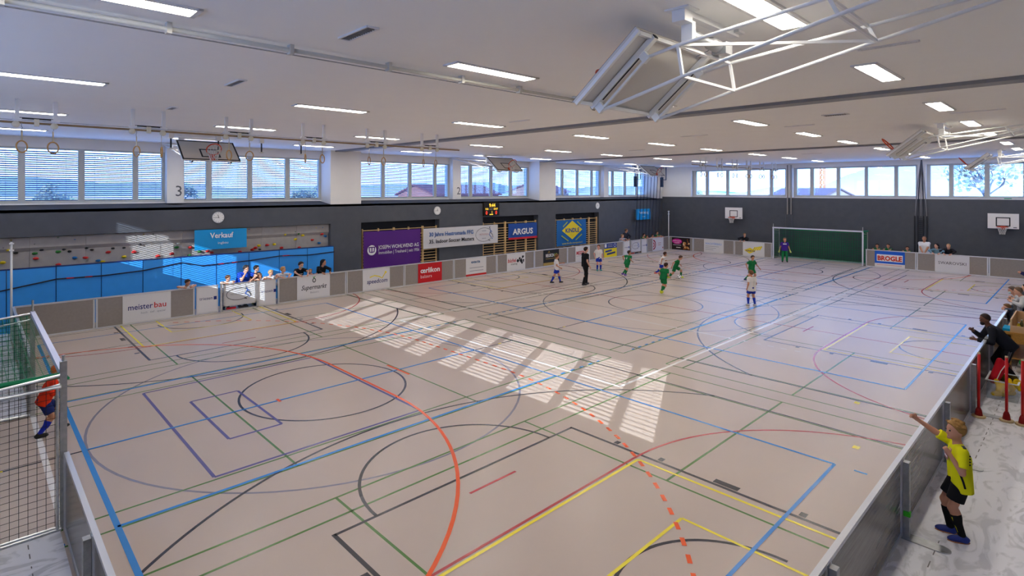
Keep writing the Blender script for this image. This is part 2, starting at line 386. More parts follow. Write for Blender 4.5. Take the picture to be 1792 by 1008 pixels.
for c in SEC:
    x0, x1 = c - 4.44, c + 4.46
    for y in (2.9, 20.9): ln('blue', x0, y, x1, y, .05)
    for x in (x0, x1): ln('blue', x, 2.9, x, 20.9, .075 if x == x0 else .055)
    ln('blue', x0, YM, x1, YM, .05)
    for y in (8.9, 14.88):
        ln('blue', x0, y, x1, y, .06)
        dashes('blue', [(x1 + .2, y), (x1 + 1.75, y)], .16, .2, .06); dashes('blue', [(x0 - .2, y), (x0 - 1.75, y)], .16, .2, .06)
    ln('blue', x1, 2.44, x1, 2.62, .05)
    # black basketball court
    for x in (c - 5.98, c + 5.98): ln('black', x, .95, x, 22.85, .05)
    ln('black', c - 5.98, YM - .01, c + 5.98, YM - .01, .045)
    strip('black', [arc(c, YM, 1.79, 0, 360, 64)], .05)
    for sgn, ye, yk, yb in ((1, .95, 6.75, 2.525), (-1, 22.85, 17.05, 21.28)):
        for x in (c - 2.42, c + 2.42): ln('black', x, ye, x, yk + sgn * .025, .06)
        ln('black', c - 2.42, yk, c + 2.42, yk, .05)
        strip('black', [arc(c, yk, 1.79, 0, sgn * 180, 36)], .05)
        strip('black', [arc(c, yb, 1.33, 0, sgn * 180, 36)], .05)
        a = math.degrees(math.acos(5.98 / 6.75)); strip('black', [arc(c, yb, 6.75, sgn * a, sgn * (180 - a), 72)], .05)
        for x in (c - 2.53, c + 2.53):
            for y, h in ((2.74, .09), (3.82, .38), (4.92, .09), (5.79, .09)):
                yy = y if sgn > 0 else 2 * YM - y; ln('black', x, yy - h / 2, x, yy + h / 2, .12)
        # yellow goal boxes, red stick lines
        yy = lambda y: y if sgn > 0 else 2 * YM - y
        for x in (c - 2.25, c + 2.25): ln('yellow', x, yy(5.19), x, yy(1.0), .05)
        ln('yellow', c - 2.25, yy(5.19), c + 2.25, yy(5.19), .05)
        for x in (c - 1.23, c + 1.23): ln('yellow', x, yy(3.85), x, yy(1.0), .045)
        ln('yellow', c - 1.23, yy(3.85), c + 1.23, yy(3.85), .045)
        ln('red', c - 2.25, yy(5.265), c + 2.25, yy(5.265), .045)
        strip('red', [arc(c + 2.25, yy(1.22), 4.04, 0, sgn * 90, 30)], .045); strip('red', [arc(c - 2.25, yy(1.22), 4.04, sgn * 90, sgn * 180, 30)], .045)
        ln('red', c - .48, yy(6.31), c + .48, yy(6.31), .045)
    strip('grey', [arc(c, YM, 4.4, 0, 360, 80)], .045)
    # green badminton courts
    gx0, gx1 = c - 6.68, c + 6.68
    for yc in (4.51, YM, 19.19):
        for y in (yc - 3.05, yc - 2.59, yc + 2.59, yc + 3.05): ln('green', gx0, y, gx1, y, .04)
        for x in (gx0, gx0 + .76, c - 1.98, c + 1.98, gx1 - .76, gx1): ln('green', x, yc - 3.05, x, yc + 3.05, .04)
        if yc != YM: ln('green', gx0, yc, c - 1.98, yc, .04); ln('green', c + 1.98, yc, gx1, yc, .04)
    for x in (c, c - 5.56, c + 5.44): ln('yellow', x - .06, YM, x + .06, YM, .055)
for x, y in ((11.28, 2.83), (13.66, 3.41)): ln('yellow', x - .07, y, x + .07, y, .1)
# orange handball areas at both ends, red halfway line, white volleyball court along the hall
for gx, s in ((.8, 1), (38.8, -1)):
    def hb(r):
        return [(gx + s * r * math.sin(math.radians(a)), YM - 1.5 - r * math.cos(math.radians(a))) for a in np.linspace(0, 90, 31)] + [(gx + s * r * math.sin(math.radians(a)), YM + 1.5 - r * math.cos(math.radians(a))) for a in np.linspace(90, 180, 31)]
    strip('orange', [hb(5.97)], .06); dashes('orange', [p for p in hb(8.98) if 2.2 < p[1] < 21.6], .17, .17, .06)
    ln('orange', gx + s * 7.0, YM - .5, gx + s * 7.0, YM + .5, .06); ln('orange', gx + s * 4.0, YM - .1, gx + s * 4.0, YM + .1, .06)
ln('red', 19.73, 1.9, 19.73, 21.9, .05)
for y in (7.4, 16.38): ln('white', 10.83, y, 28.78, y, .075)
for x in (10.83, 16.8, 22.72, 28.78):
    ln('white', x, 7.4, x, 16.38, .07)
    if x in (16.8, 22.72): dashes('white', [(x, 7.15), (x, 5.4)], .16, .2, .05); dashes('white', [(x, 16.6), (x, 18.4)], .16, .2, .05)
for m_ in (0, 1):
    fx = lambda x: x if not m_ else 39.6 - x
    for x in (2.78, 6.69): ln('purple', fx(x), 9.4, fx(x), 14.35, .055)
    for y in (9.4, 14.35): ln('purple', fx(2.78), y, fx(6.69), y, .055)
    for x in (3.4, 4.36): ln('purple', fx(x), 10.66, fx(x), 13.1, .055)
    for y in (10.66, 13.1): ln('purple', fx(3.4), y, fx(4.36), y, .055)

# protective floor covering outside the boards
M_COVER = mat('scuffed_floor_cover', srgb(244, 242, 247), 0.42, 0, 0.5, 0.05, 1.3)
def scuffs(m, base):
    nt = m.node_tree; L = nt.links; b = nt.nodes['Principled BSDF']; t = nt.nodes.new('ShaderNodeTexCoord'); mp = nt.nodes.new('ShaderNodeMapping'); mp.inputs['Scale'].default_value = (0.9, 2.2, 1); mp.inputs['Rotation'].default_value = (0, 0, 0.5)
    L.new(t.outputs['Object'], mp.inputs[0]); n = nt.nodes.new('ShaderNodeTexNoise'); n.inputs['Scale'].default_value = 1.6; n.inputs['Detail'].default_value = 7; n.inputs['Distortion'].default_value = 2.2; L.new(mp.outputs[0], n.inputs['Vector'])
    r = nt.nodes.new('ShaderNodeValToRGB'); e = r.color_ramp.elements; e[0].position = .40; e[0].color = (*[c * .74 for c in base], 1); e[1].position = .5; e[1].color = (*base, 1); L.new(n.outputs['Fac'], r.inputs[0]); L.new(r.outputs[0], b.inputs['Base Color'])
scuffs(M_COVER, srgb(244, 242, 247))
M_MARK = flat(120, 116, 116)
def cover(x0, x1, y0, y1, label):
    b = MB(); b.box(x0, x1, y0, y1, 0.0045, 0.0075); o = b.build('floor_covering', M_COVER, label=label, cat='floor covering'); OFF[o.name] = Vector((0, 0, 0)); return o
cv = cover(XN, XF, YR, 1.69, 'pale scuffed protective floor covering along the right side boards')
b = MB()
for i in range(60): x = 5 + i * 0.33; b.box(x, x + (0.16 if i % 3 else 0.07), 1.34, 1.352, 0.0076, 0.0082)
b.build('printed_marks', M_MARK, cv, kind='stuff')
cv = cover(XN, 0.86, YR + 3.3, 9.3, 'pale protective floor covering outside the near boards')
b = MB()
for i in range(18): y = 5.0 + i * 0.24; b.box(0.52, 0.532, y, y + (0.12 if i % 3 else 0.05), 0.0076, 0.0082)
b.build('printed_marks', M_MARK, cv, kind='stuff')
cover(XN, 0.86, 14.5, 23.4, 'pale protective floor covering behind the near goal')

# ------------------------------------------------------------------ outside
def hill(name, pts, depth, m, label):
    b = MB(); n = len(pts); V = [(x, y, -2) for x, y, z in pts] + [(x, y, z) for x, y, z in pts]
    dx, dy = depth; V += [(x + dx, y + dy, z * 0.9) for x, y, z in pts] + [(x + dx, y + dy, -2) for x, y, z in pts]
    for r in range(3): b.mesh([], []); 
    b.mesh(V, [(r * n + i, r * n + i + 1, (r + 1) * n + i + 1, (r + 1) * n + i) for r in range(3) for i in range(n - 1)])
    return b.build(name, m, label=label, kind='structure', smooth=True)
b = MB(); b.mesh([(-300, -300, -0.5), (900, -300, -0.5), (900, 900, -0.5), (-300, 900, -0.5)], [(0, 1, 2, 3)])
b.build('ground', mat('outdoor_ground', srgb(206, 204, 196), 0.9, var=0.1, vscale=0.3), kind='structure', label='pale ground outside the hall')
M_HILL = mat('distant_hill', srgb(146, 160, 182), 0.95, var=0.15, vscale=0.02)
random.seed(2)
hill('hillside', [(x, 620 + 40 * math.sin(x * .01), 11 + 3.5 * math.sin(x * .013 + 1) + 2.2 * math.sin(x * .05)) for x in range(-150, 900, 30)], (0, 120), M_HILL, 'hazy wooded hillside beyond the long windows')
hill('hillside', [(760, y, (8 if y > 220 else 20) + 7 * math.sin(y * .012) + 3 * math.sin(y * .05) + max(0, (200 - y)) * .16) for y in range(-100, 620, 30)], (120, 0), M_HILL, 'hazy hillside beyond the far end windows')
M_BARK = mat('bark', srgb(96, 90, 88), 0.9); M_LEAF = mat('sparse_leaves', srgb(140, 152, 130), 0.8, var=0.3)
def bare_tree(x, y, h, seed, label, leaves=0):
    rnd = random.Random(seed); t = thing('bare_tree', label, 'tree', (x, y, -0.5)); b = MB(); tips = []
    def grow(p, d, L, r, lev):
        q = p + d * L; b.tube([p, p + d * L * .5 + Vector((rnd.uniform(-1, 1), rnd.uniform(-1, 1), 0)) * L * .05, q], [r, r * .85, r * .65], 5)
        if lev == 0: tips.append(q); return
        for k in range(rnd.choice((3, 3, 4))):
            a = rnd.uniform(0, 2 * PI); u = d.orthogonal().normalized(); u.rotate(Quaternion(d, a))
            grow(p + d * L * rnd.uniform(.55, 1), (d + u * rnd.uniform(.45, .85)).normalized(), L * rnd.uniform(.55, .75), r * .55, lev - 1)
    grow(Vector((x, y, -0.5)), Vector((0, 0, 1)), h * .38, h * .022, 4)
    b.build('branches', M_BARK, t)
    if leaves:
        b = MB()
        for q in tips:
            for _ in range(leaves):
                c = q + Vector((rnd.uniform(-1, 1), rnd.uniform(-1, 1), rnd.uniform(-1, 1))) * h * .06; s = h * .02
                a = Vector((rnd.uniform(-1, 1), rnd.uniform(-1, 1), rnd.uniform(-1, 1))).normalized() * s; e = a.orthogonal().normalized() * s
                b.mesh([c - a, c + e, c + a, c - e], [(0, 1, 2, 3)])
        b.build('foliage', M_LEAF, t, kind='stuff')
    return t
bare_tree(66, 6.5, 10.5, 3, 'large bare tree outside the right end window', 3)
bare_tree(78, 41, 7.0, 4, 'small leafy tree outside the corner window', 14)
for i, (x, y, h) in enumerate([(6, 78, 6.4), (22, 90, 6.8), (38, 84, 6.2), (46, 100, 7.0)]):
    bare_tree(x, y, h, 10 + i, 'leafy tree outside the long windows, %s from the left' % ORD[i], 14)
def house(x, y, w, d, h, rh, wall, roof, label, rz=0.0, win=3):
    t = thing('house', label, 'house', (x, y, -0.5), rz); M1 = flat(*wall, .8); M2 = flat(*roof, .8); MW = flat(96, 110, 130, .3)
    b = MB(); b.box(-w / 2, w / 2, -d / 2, d / 2, 0, h)
    b.prism([(-w / 2, -d / 2, h), (-w / 2, d / 2, h), (-w / 2, 0, h + rh)], (w, 0, 0)); b.build('wall', M1, t, local=True)
    for s in (-1, 1):
        b = MB(); b.prism([(-w / 2 - .4, s * (d / 2 + .5), h - .3), (-w / 2 - .4, 0, h + rh), (-w / 2 - .4, 0, h + rh + .25), (-w / 2 - .4, s * (d / 2 + .5), h - .05)], (w + .8, 0, 0)); b.build('roof', M2, t, local=True)
    for zz in [q for q in (1.2, 4.2, 7.0) if q + 1.4 < h]:
        for k in range(win):
            c = -w / 2 + w * (k + .5) / win
            for s in (-1, 1): b = MB(); b.box(c - .5, c + .5, s * d / 2 - .05, s * d / 2 + .05, zz, zz + 1.3); b.build('window', MW, t, local=True)
        for k in range(2):
            c = -d / 4 + d / 2 * k
            for s in (-1, 1): b = MB(); b.box(s * w / 2 - .05, s * w / 2 + .05, c - .5, c + .5, zz, zz + 1.3); b.build('window', MW, t, local=True)
    return t
house(95, 33, 10, 9, 3.2, 1.3, (130, 122, 116), (84, 80, 86), 'pale low house with a grey gabled roof outside the goal window', 0.3)
house(120, 38, 12, 10, 3.6, 1.6, (140, 130, 124), (96, 80, 78), 'pale house with a brownish roof left of the crane', 1.2)
house(74, -2, 14, 12, 3.3, 2.0, (150, 154, 162), (92, 108, 130), 'white building with a blue-grey roof at the right end window', 0.1)
house(62, 78, 16, 9, 4.4, 1.4, (150, 104, 88), (110, 60, 50), 'reddish house outside the long windows', 0.1)
house(92, 84, 12, 9, 4.8, 1.5, (156, 128, 112), (112, 64, 54), 'pale house with red roof outside the long windows', 0.3)
t = thing('tower_crane', 'distant yellow tower crane outside the far end windows', 'crane', (240, 71, -0.5)); MY = flat(150, 92, 10)
b = MB()
for dx, dy in ((0, 0), (1.4, 0), (0, 1.4), (1.4, 1.4)): b.bar((240 + dx, 71 + dy, -.5), (240 + dx, 71 + dy, 17), .28)
for k in range(9): b.bar((240, 71, k * 1.9), (240, 72.4, k * 1.9 + 1.9), .2); b.bar((240, 72.4, k * 1.9), (240, 71, k * 1.9 + 1.9), .2)
b.build('mast', MY, t)
b = MB(); b.bar((240, 72, 16), (240, 58, 16.6), .35); b.bar((240, 72, 17.2), (240, 58, 17), .25)
for k in range(7): b.bar((240, 72 - 2 * k, 16), (240, 71 - 2 * k, 17.2), .2)
b.bar((240, 72, 16.4), (240, 77, 16.6), .5); b.build('jib', MY, t)
# ------------------------------------------------------------------ ceiling equipment
M_LAMP = mat('led_diffuser', (1, 1, 1), 0.5, emit=(1.0, 0.935, 0.82), es=PANEL_L)
LX = [0.85, 5.82, 10.17, 15.2, 19.65, 23.82, 28.75, 33.1, 37.7]; LY = [21.62, 16.75, 11.5, 6.25, 2.25]
proto = None
for j, y in enumerate(LY):
    for i, x in enumerate(LX):
        lab = 'recessed ceiling light panel, %s, %s from the camera end' % (('row along the long windows', 'second row from the long windows', 'middle row of the hall', 'second row from the right wall', 'row nearest the right wall')[j], ORD[i])
        if proto is None:
            proto = thing('ceiling_light', lab, 'ceiling light', (x, y, ZC), group='ceiling lights')
            b = MB(); b.box(-.8, .8, -.125, .125, -.018, -.008); b.build('diffuser', M_LAMP, proto, local=True)
            b = MB()
            for s in (-1, 1): b.box(-.85, .85, s * .145 - .02, s * .145 + .02, -.022, 0); b.box(s * .825 - .025, s * .825 + .025, -.165, .165, -.022, 0)
            b.build('frame', M_WHITE, proto, local=True)
        else: copy_tree(proto, (x, y, ZC), lab)
# gas/sprinkler pipe with brackets
t = thing('ceiling_pipe', 'long cream ceiling pipe with brackets running under the ceiling', 'pipe', (4.5, 6.84, 6.22)); M_PIPE = mat('cream_pipe', srgb(206, 203, 192), 0.45)
b = MB(); b.tube([(-1.5, 6.84, 6.235), (12, 6.84, 6.235)], 0.027, 10); b.build('pipe', M_PIPE, t, smooth=True)
b = MB(); b.tube([(-1.5, 6.92, 6.2), (12, 6.92, 6.2)], 0.008, 6); b.build('cable', M_STEEL, t)
for x in (0.2, 1.56, 2.91, 4.33, 5.67, 6.97, 8.51, 9.9, 11.3): b = MB(); b.box(x - .025, x + .025, 6.79, 6.89, 6.18, 6.3); b.build('bracket', M_PIPE, t)
# vents
def vent(x, y, lx, ly, label, slat=True):
    t = thing('ceiling_vent', label, 'vent', (x, y, ZC), group='ceiling vents')
    b = MB()
    for s in (-1, 1): b.box(x + s * lx / 2 - .012, x + s * lx / 2 + .012, y - ly / 2, y + ly / 2, ZC - .02, ZC); b.box(x - lx / 2, x + lx / 2, y + s * ly / 2 - .012, y + s * ly / 2 + .012, ZC - .02, ZC)
    b.build('frame', M_WHITE, t); b = MB(); b.box(x - lx / 2, x + lx / 2, y - ly / 2, y + ly / 2, ZC - .006, ZC); b.build('backing', flat(96, 94, 92), t)
    n = int(ly / .05)
    b = MB()
    for k in range(n): yy = y - ly / 2 + ly * (k + .5) / n; b.box(x - lx / 2, x + lx / 2, yy - .006, yy + .006, ZC - .016, ZC - .006)
    b.build('louvre', flat(150, 148, 144), t, kind='stuff')
for x, y, lx, ly, la in ((3.25, 5.78, .14, .66, 'slotted ceiling vent near the front between two lights'), (3.24, 9.84, .12, .7, 'slotted ceiling vent beyond the pipe'), (8.34, 1.75, .05, .62, 'thin dark linear ceiling vent behind the folded basketball frame'),
                         (3.22, 13.8, .12, .45, 'small ceiling vent beside the rings'), (15.03, 4.2, .3, .5, 'square white ceiling vent right of the first curtain track'), (16.84, 5.6, .04, .75, 'thin linear ceiling vent past the first curtain track'),
                         (17.4, 9.0, .06, .9, 'thin linear ceiling vent in the middle of the hall'), (10.4, 10.2, .05, .7, 'thin linear ceiling vent left of the first track'), (21.8, 14.0, .06, .8, 'thin ceiling vent in the hall centre near the windows'), (30.0, 9.4, .06, .9, 'thin ceiling vent in the far third'), (16.7, 1.8, .05, .95, 'thin ceiling vent above the right side boards')):
    vent(x, y, lx, ly, la)

# gymnastic rings on their rail
M_ROPE = mat('tan_cable', srgb(150, 124, 88), 0.7); M_STRAP = mat('cream_strap', srgb(206, 192, 164), 0.8); M_PUL = mat('cream_pulley', srgb(226, 218, 194), 0.45)
def ring_rig(c, y, lab, lo, hi, rings):
    t = thing('ring_rail', lab, 'gym rail', (c, y, 5.85))
    b = MB(); b.tube([(lo, y, 5.84), (hi, y, 5.84)], .022, 8); b.build('cable_bundle', M_ROPE, t)
    b = MB(); b.tube([(lo, y + .05, 5.90), (hi, y + .05, 5.88)], .006, 5); b.build('wire', M_STEEL, t)
    for k in range(6):
        x = c - 4.9 + 1.96 * k
        for s in (-.30, .30):
            b = MB(); b.box(x + s - .035, x + s + .035, y - .03, y + .03, 5.92, 6.3); b.box(x + s - .07, x + s + .07, y - .05, y + .05, 5.89, 5.93); h = b.build('hanger', M_METALW, t)
            b = MB(); b.lathe((x + s - .02, y - .05, 5.80), [(.06, 0), (.065, .015), (.05, .03), (.065, .045), (.06, .06)], 16, (0, 1, 0)); b.build('pulley', M_PUL, h, smooth=True)
        b = MB(); b.bar((x - .28, y, 5.93), (x + .28, y, 5.93), .03); b.build('spreader', M_BLACK, t)
        b = MB(); b.box(x - .04, x + .04, y - .06, y + .04, 5.78, 5.92); b.build('clamp', M_PUL, t)
        for s in (0, 1):
            rx = c - 5.13 + 1.955 * k + .49 * s; i = 2 * k + s; yaw = rings[i]
            g = thing('gym_ring', 'wooden gymnastics ring, %s from the left on the %s' % (ORD[i], 'rail near the long windows' if c < 10 else 'far rail by the end windows'), 'ring', (rx, y - .02, 5.36), yaw, 'gymnastic rings')
            b = MB(); b.tube([(.115 * math.cos(2 * PI * q / 24), 0, .115 * math.sin(2 * PI * q / 24)) for q in range(24)], .0145 if c < 10 else .021, 8, True); b.build('hoop', M_RINGW, g, smooth=True, local=True)
            b = MB(); b.box(-.016, .016, -.004, .004, .11, .33); b.build('strap', M_STRAP, g, local=True)
            b = MB(); b.tube([(0, 0, .33), (.015, 0, .37), (-.01, 0, .42), (0, 0, .47)], .007, 6); b.build('hook', M_STEEL, g, local=True)
            if c > 10: g.children[0].data.materials[0] = mat('far_ring_shaded', srgb(96, 98, 110), .5)  # shaded copy of the ring wood: backlit look before the windows painted in
ring_rig(SEC[0], 14.6, 'cable rail with hangers and pulleys for rings near the long windows', XN, 12.0, [.7, .6, 1.95, 1.5, .75, 2.1, 1.0, .6, .75, .5, .75, .6])
ring_rig(SEC[2], 14.4, 'cable rail with hangers for rings near the far end windows', 27.6, 39.4, [.8, 1.1, .7, .9, .8, .7, 1.2, .9, 1.3, .8, 1.2, 1.3])
# hanging rope pulls between rings and windows
for i, (x, y, z) in enumerate(((4.63, 20.0, 5.82), (6.04, 20.0, 5.82), (7.46, 20.0, 5.82), (8.9, 20.0, 5.82))):
    t = thing('rope_pull', 'black ceiling rope end with pale disc, %s from the left by the backboard' % ORD[i], 'rope', (x, y, z), group='ceiling rope ends')
    b = MB(); b.box(x - .07, x + .07, y - .06, y + .06, 6.14, 6.3); b.build('bracket', M_METALW, t)
    b = MB(); b.tube([(x, y, z), (x, y, 6.16)], .025, 8); b.build('rope', M_BLACK, t)
    b = MB(); b.lathe((x, y, z - .03), [(.03, 0), (.09, .02), (.03, .05)], 14); b.build('disc', M_PUL, t)
b = MB()

# basketball rigs folded up under the ceiling
M_BOARD = mat('backboard_white', srgb(216, 210, 200), 0.4, 0, 0.5); M_EDGE = mat('backboard_black', (.012, .012, .013), .5); M_NET = mat('net_white', srgb(226, 224, 220), .8)
def hoop_parts(t, O, out, up, r=.225, net=True, netdir=None):
    """orange ring with bracket and net; O = middle of the bracket on the board"""
    O = Vector(O); out = Vector(out).normalized(); up = Vector(up).normalized(); sd_ = out.cross(up).normalized(); c = O + out * (.12 + r)
    b = MB(); b.tube([c + out * r * math.cos(2 * PI * q / 28) + sd_ * r * math.sin(2 * PI * q / 28) for q in range(28)], .017, 8, True); h = b.build('hoop', M_ORANGE, t, smooth=True)
    b = MB(); b.prism([O - sd_ * .1, O + sd_ * .1, O + out * .13 + sd_ * .06, O + out * .13 - sd_ * .06], up * .03)
    b.prism([O - sd_ * .09 - up * .14, O + sd_ * .09 - up * .14, O + sd_ * .09 + up * .03, O - sd_ * .09 + up * .03], out * .02)
    b.build('hoop_bracket', M_ORANGE, t)
    if net:
        nd = Vector(netdir) if netdir else -up; b = MB(); R = [r, r * .82, r * .66, r * .55, r * .5]
        for k in range(12):
            for s in (0, 1):
                pts = []
                for i_, rr in enumerate(R):
                    a = 2 * PI * (k + (.5 * i_ if s else -.5 * i_)) / 12
                    pts.append(c + out * rr * math.cos(a) + sd_ * rr * math.sin(a) + nd * .1 * i_)
                b.tube(pts, .006, 3)
        b.build('net', M_NET, t, kind='stuff')
def board_face(t, O, u, v, mback=True):
    """1.8 x 1.05 board, O = lower left corner, front = u x v"""
    f = Face(O, u, v); b = MB(); b.prism([f.p(0, 0, -.03), f.p(1.8, 0, -.03), f.p(1.8, 1.05, -.03), f.p(0, 1.05, -.03)], f.n * .03)
    bd = b.build('backboard', M_BOARD, t)
    for x0, y0, x1, y1 in ((0, 0, 1.8, .05), (0, 1.0, 1.8, 1.05), (0, 0, .05, 1.05), (1.75, 0, 1.8, 1.05)): f.rect(x0, y0, x1, y1, M_EDGE, bd, .001, 'border')
    for x0, y0, x1, y1 in ((.6, .15, 1.2, .2), (.6, .55, 1.2, .6), (.6, .15, .65, .6), (1.15, .15, 1.2, .6)): f.rect(x0, y0, x1, y1, M_EDGE, bd, .001, 'target_box')
    return f
def rig(c, side, lab):
    """side +1: hangs from the long window wall side, -1 from the right wall side"""
    t = thing('basketball_rig', lab, 'basketball hoop', (c, 20.4 if side > 0 else 3.6, 5.9), group='folded ceiling basketball goals')
    yb, zb, yt, zt = (20.02, 5.5, 20.86, 6.19) if side > 0 else (4.02, 5.5, 3.18, 6.19)
    v = Vector((0, yt - yb, zt - zb)).normalized()
    if side > 0: O = (c - .9, yb, zb); u = (1, 0, 0)          # front faces the court centre (-y, up)
    else: O = (c + .9, yb, zb); u = (-1, 0, 0)
    f = board_face(t, O, u, v)
    hoop_parts(t, f.p(.9, .12, 0), f.n, v, netdir=(0, 0, -1) if side > 0 else None, net=side > 0)
    # rear frame of the board
    b = MB()
    for y in (.03, 1.02): b.bar(f.p(.05, y, -.05), f.p(1.75, y, -.05), .04)
    for x in (.02, 1.78): b.bar(f.p(x, .0, -.05), f.p(x, 1.05, -.05), .04)
    b.build('board_frame', M_METALW, t)
    ys = 1 if side > 0 else -1; Y = lambda d: yb + ys * d
    A, B = c - .6, c + .6
    for x in (A, B):
        xl = .9 + (x - c) * (1 if side > 0 else -1)
        b = MB(); b.bar(f.p(xl, .0, -.07), f.p(xl, 1.05, -.07), .07, .06); rl = b.build('rail', M_METALW, t)
        b = MB(); b.bar(f.p(xl, .16, -.103), f.p(xl, .78, -.103), .02, .006); b.build('dark_strip', M_BLACK, rl)  # strip stands for the slot in the rail
        
        for e0, e1 in ((-.01, 0), (1.05, 1.06)): b = MB(); b.bar(f.p(xl, e0, -.075), f.p(xl, e1, -.075), .05); b.build('end_cap', M_BLACK, rl)
        lo = [(x, Y(.16), 5.40), (x, Y(1.17), 5.645), (x, Y(2.57), 5.95), (x, Y(4.15), 6.27)]
        hi = [(x, Y(.77), 5.91), (x, Y(1.12), 5.972), (x, Y(2.5), 6.11), (x, Y(4.1), 6.275)]
        b = MB(); b.tube(lo, .019, 8); b.build('lower_arm', M_METALW, t, smooth=True)
        b = MB(); b.tube(hi, .019, 8); b.build('upper_arm', M_METALW, t, smooth=True)
        for i in (1, 2): b = MB(); b.bar(lo[i], hi[i], .03); b.build('strut', M_METALW, t)
        for yy in (.08, .83): b = MB(); P0 = f.p(xl, yy, -.09); P1 = f.p(xl, yy, -.2); b.bar(P0, P1, .05, .09); b.build('hinge', M_METALW, t)
        b = MB(); b.bar(lo[0], hi[0], .026); b.build('board_strut', M_METALW, t)
    for i, (dl, zl, dh, zh) in enumerate(((1.17, 5.645, 1.12, 5.972), (2.57, 5.95, 2.5, 6.11))):
        b = MB(); b.bar((A, Y(dl), zl), (B, Y(dl), zl), .026); b.bar((A, Y(dh), zh), (B, Y(dh), zh), .026); b.build('crossbar', M_METALW, t)
    b = MB(); b.bar((A, Y(1.12), 5.972), (B, Y(2.57), 5.95), .028); b.bar((A, Y(2.5), 6.11), (B, Y(4.1), 6.275), .028); b.build('brace', M_METALW, t)
    # winch mounted on the ceiling
    yw = Y(1.2); b = MB(); b.box(c - .7, c + .55, yw - .045, yw + .045, 6.24, 6.3); b.box(c - .78, c - .56, yw - .13, yw + .13, 6.285, 6.3); b.box(c - .74, c - .58, yw - .07, yw + .07, 6.17, 6.285); b.box(c + .42, c + .58, yw - .1, yw + .1, 6.27, 6.3); b.build('mount', M_METALW, t)
    b = MB(); b.lathe((c - .5, yw, 6.07), [(.05, 0), (.065, .02), (.065, .18), (.05, .2), (.05, .42), (.07, .44), (.07, .6), (.045, .62)], 18, (1, 0, 0)); b.build('winch_drum', M_STEEL, t, smooth=True)
    b = MB(); b.box(c - .57, c - .5, yw - .06, yw + .06, 6.0, 6.2); b.build('motor', M_METALW, t)
    b = MB(); b.box(c + .14, c + .3, yw - .08, yw + .08, 5.99, 6.12); b.build('limit_switch', M_STEEL, t)
    for dx in (-.4, .05): b = MB(); b.tube([(c + dx, yw, 6.05), (c + dx, Y(.98), 5.98)], .006, 5); b.build('lifting_cable', M_STEEL, t)
for i, c in enumerate(SEC):
    rig(c, 1, 'folded basketball goal with black edged board hanging by the long windows, %s from the left' % ORD[i])
for i, c in enumerate(SEC):
    rig(c, -1, ('large white folded basketball frame hanging under the ceiling at top right', 'folded basketball frame with orange hoop, middle one on the right', 'smallest folded basketball frame with orange hoop at the far right')[i])

# wall baskets at the far end
for i, y in enumerate((17.65, 3.27)):
    t = thing('wall_basket', ('small wall basketball board left of the far goal', 'small wall basketball board at the right of the far wall')[i], 'basketball hoop', (XF, y, 2.45), group='wall basketball boards')
    f = Face((39.95, y + .62, 2.46), (0, -1, 0)); b = MB(); b.box(39.95, 39.98, y - .62, y + .62, 2.46, 3.26); bd = b.build('backboard', flat(240, 236, 234), t)
    for x0, y0, x1, y1 in ((.33, .12, .91, .17), (.33, .55, .91, .6), (.33, .12, .38, .6), (.86, .12, .91, .6)): f.rect(x0, y0, x1, y1, M_EDGE, bd, .001, 'target_box')
    f.rect(1.02, .05, 1.16, .09, flat(90, 90, 96), bd, .001)
    b = MB(); b.box(39.98, XF, y - .3, y - .2, 2.6, 3.0); b.box(39.98, XF, y + .2, y + .3, 2.6, 3.0); b.build('wall_bracket', M_METALW, t)
    hoop_parts(t, (39.95, y, 2.57), (-1, 0, 0), (0, 0, 1))

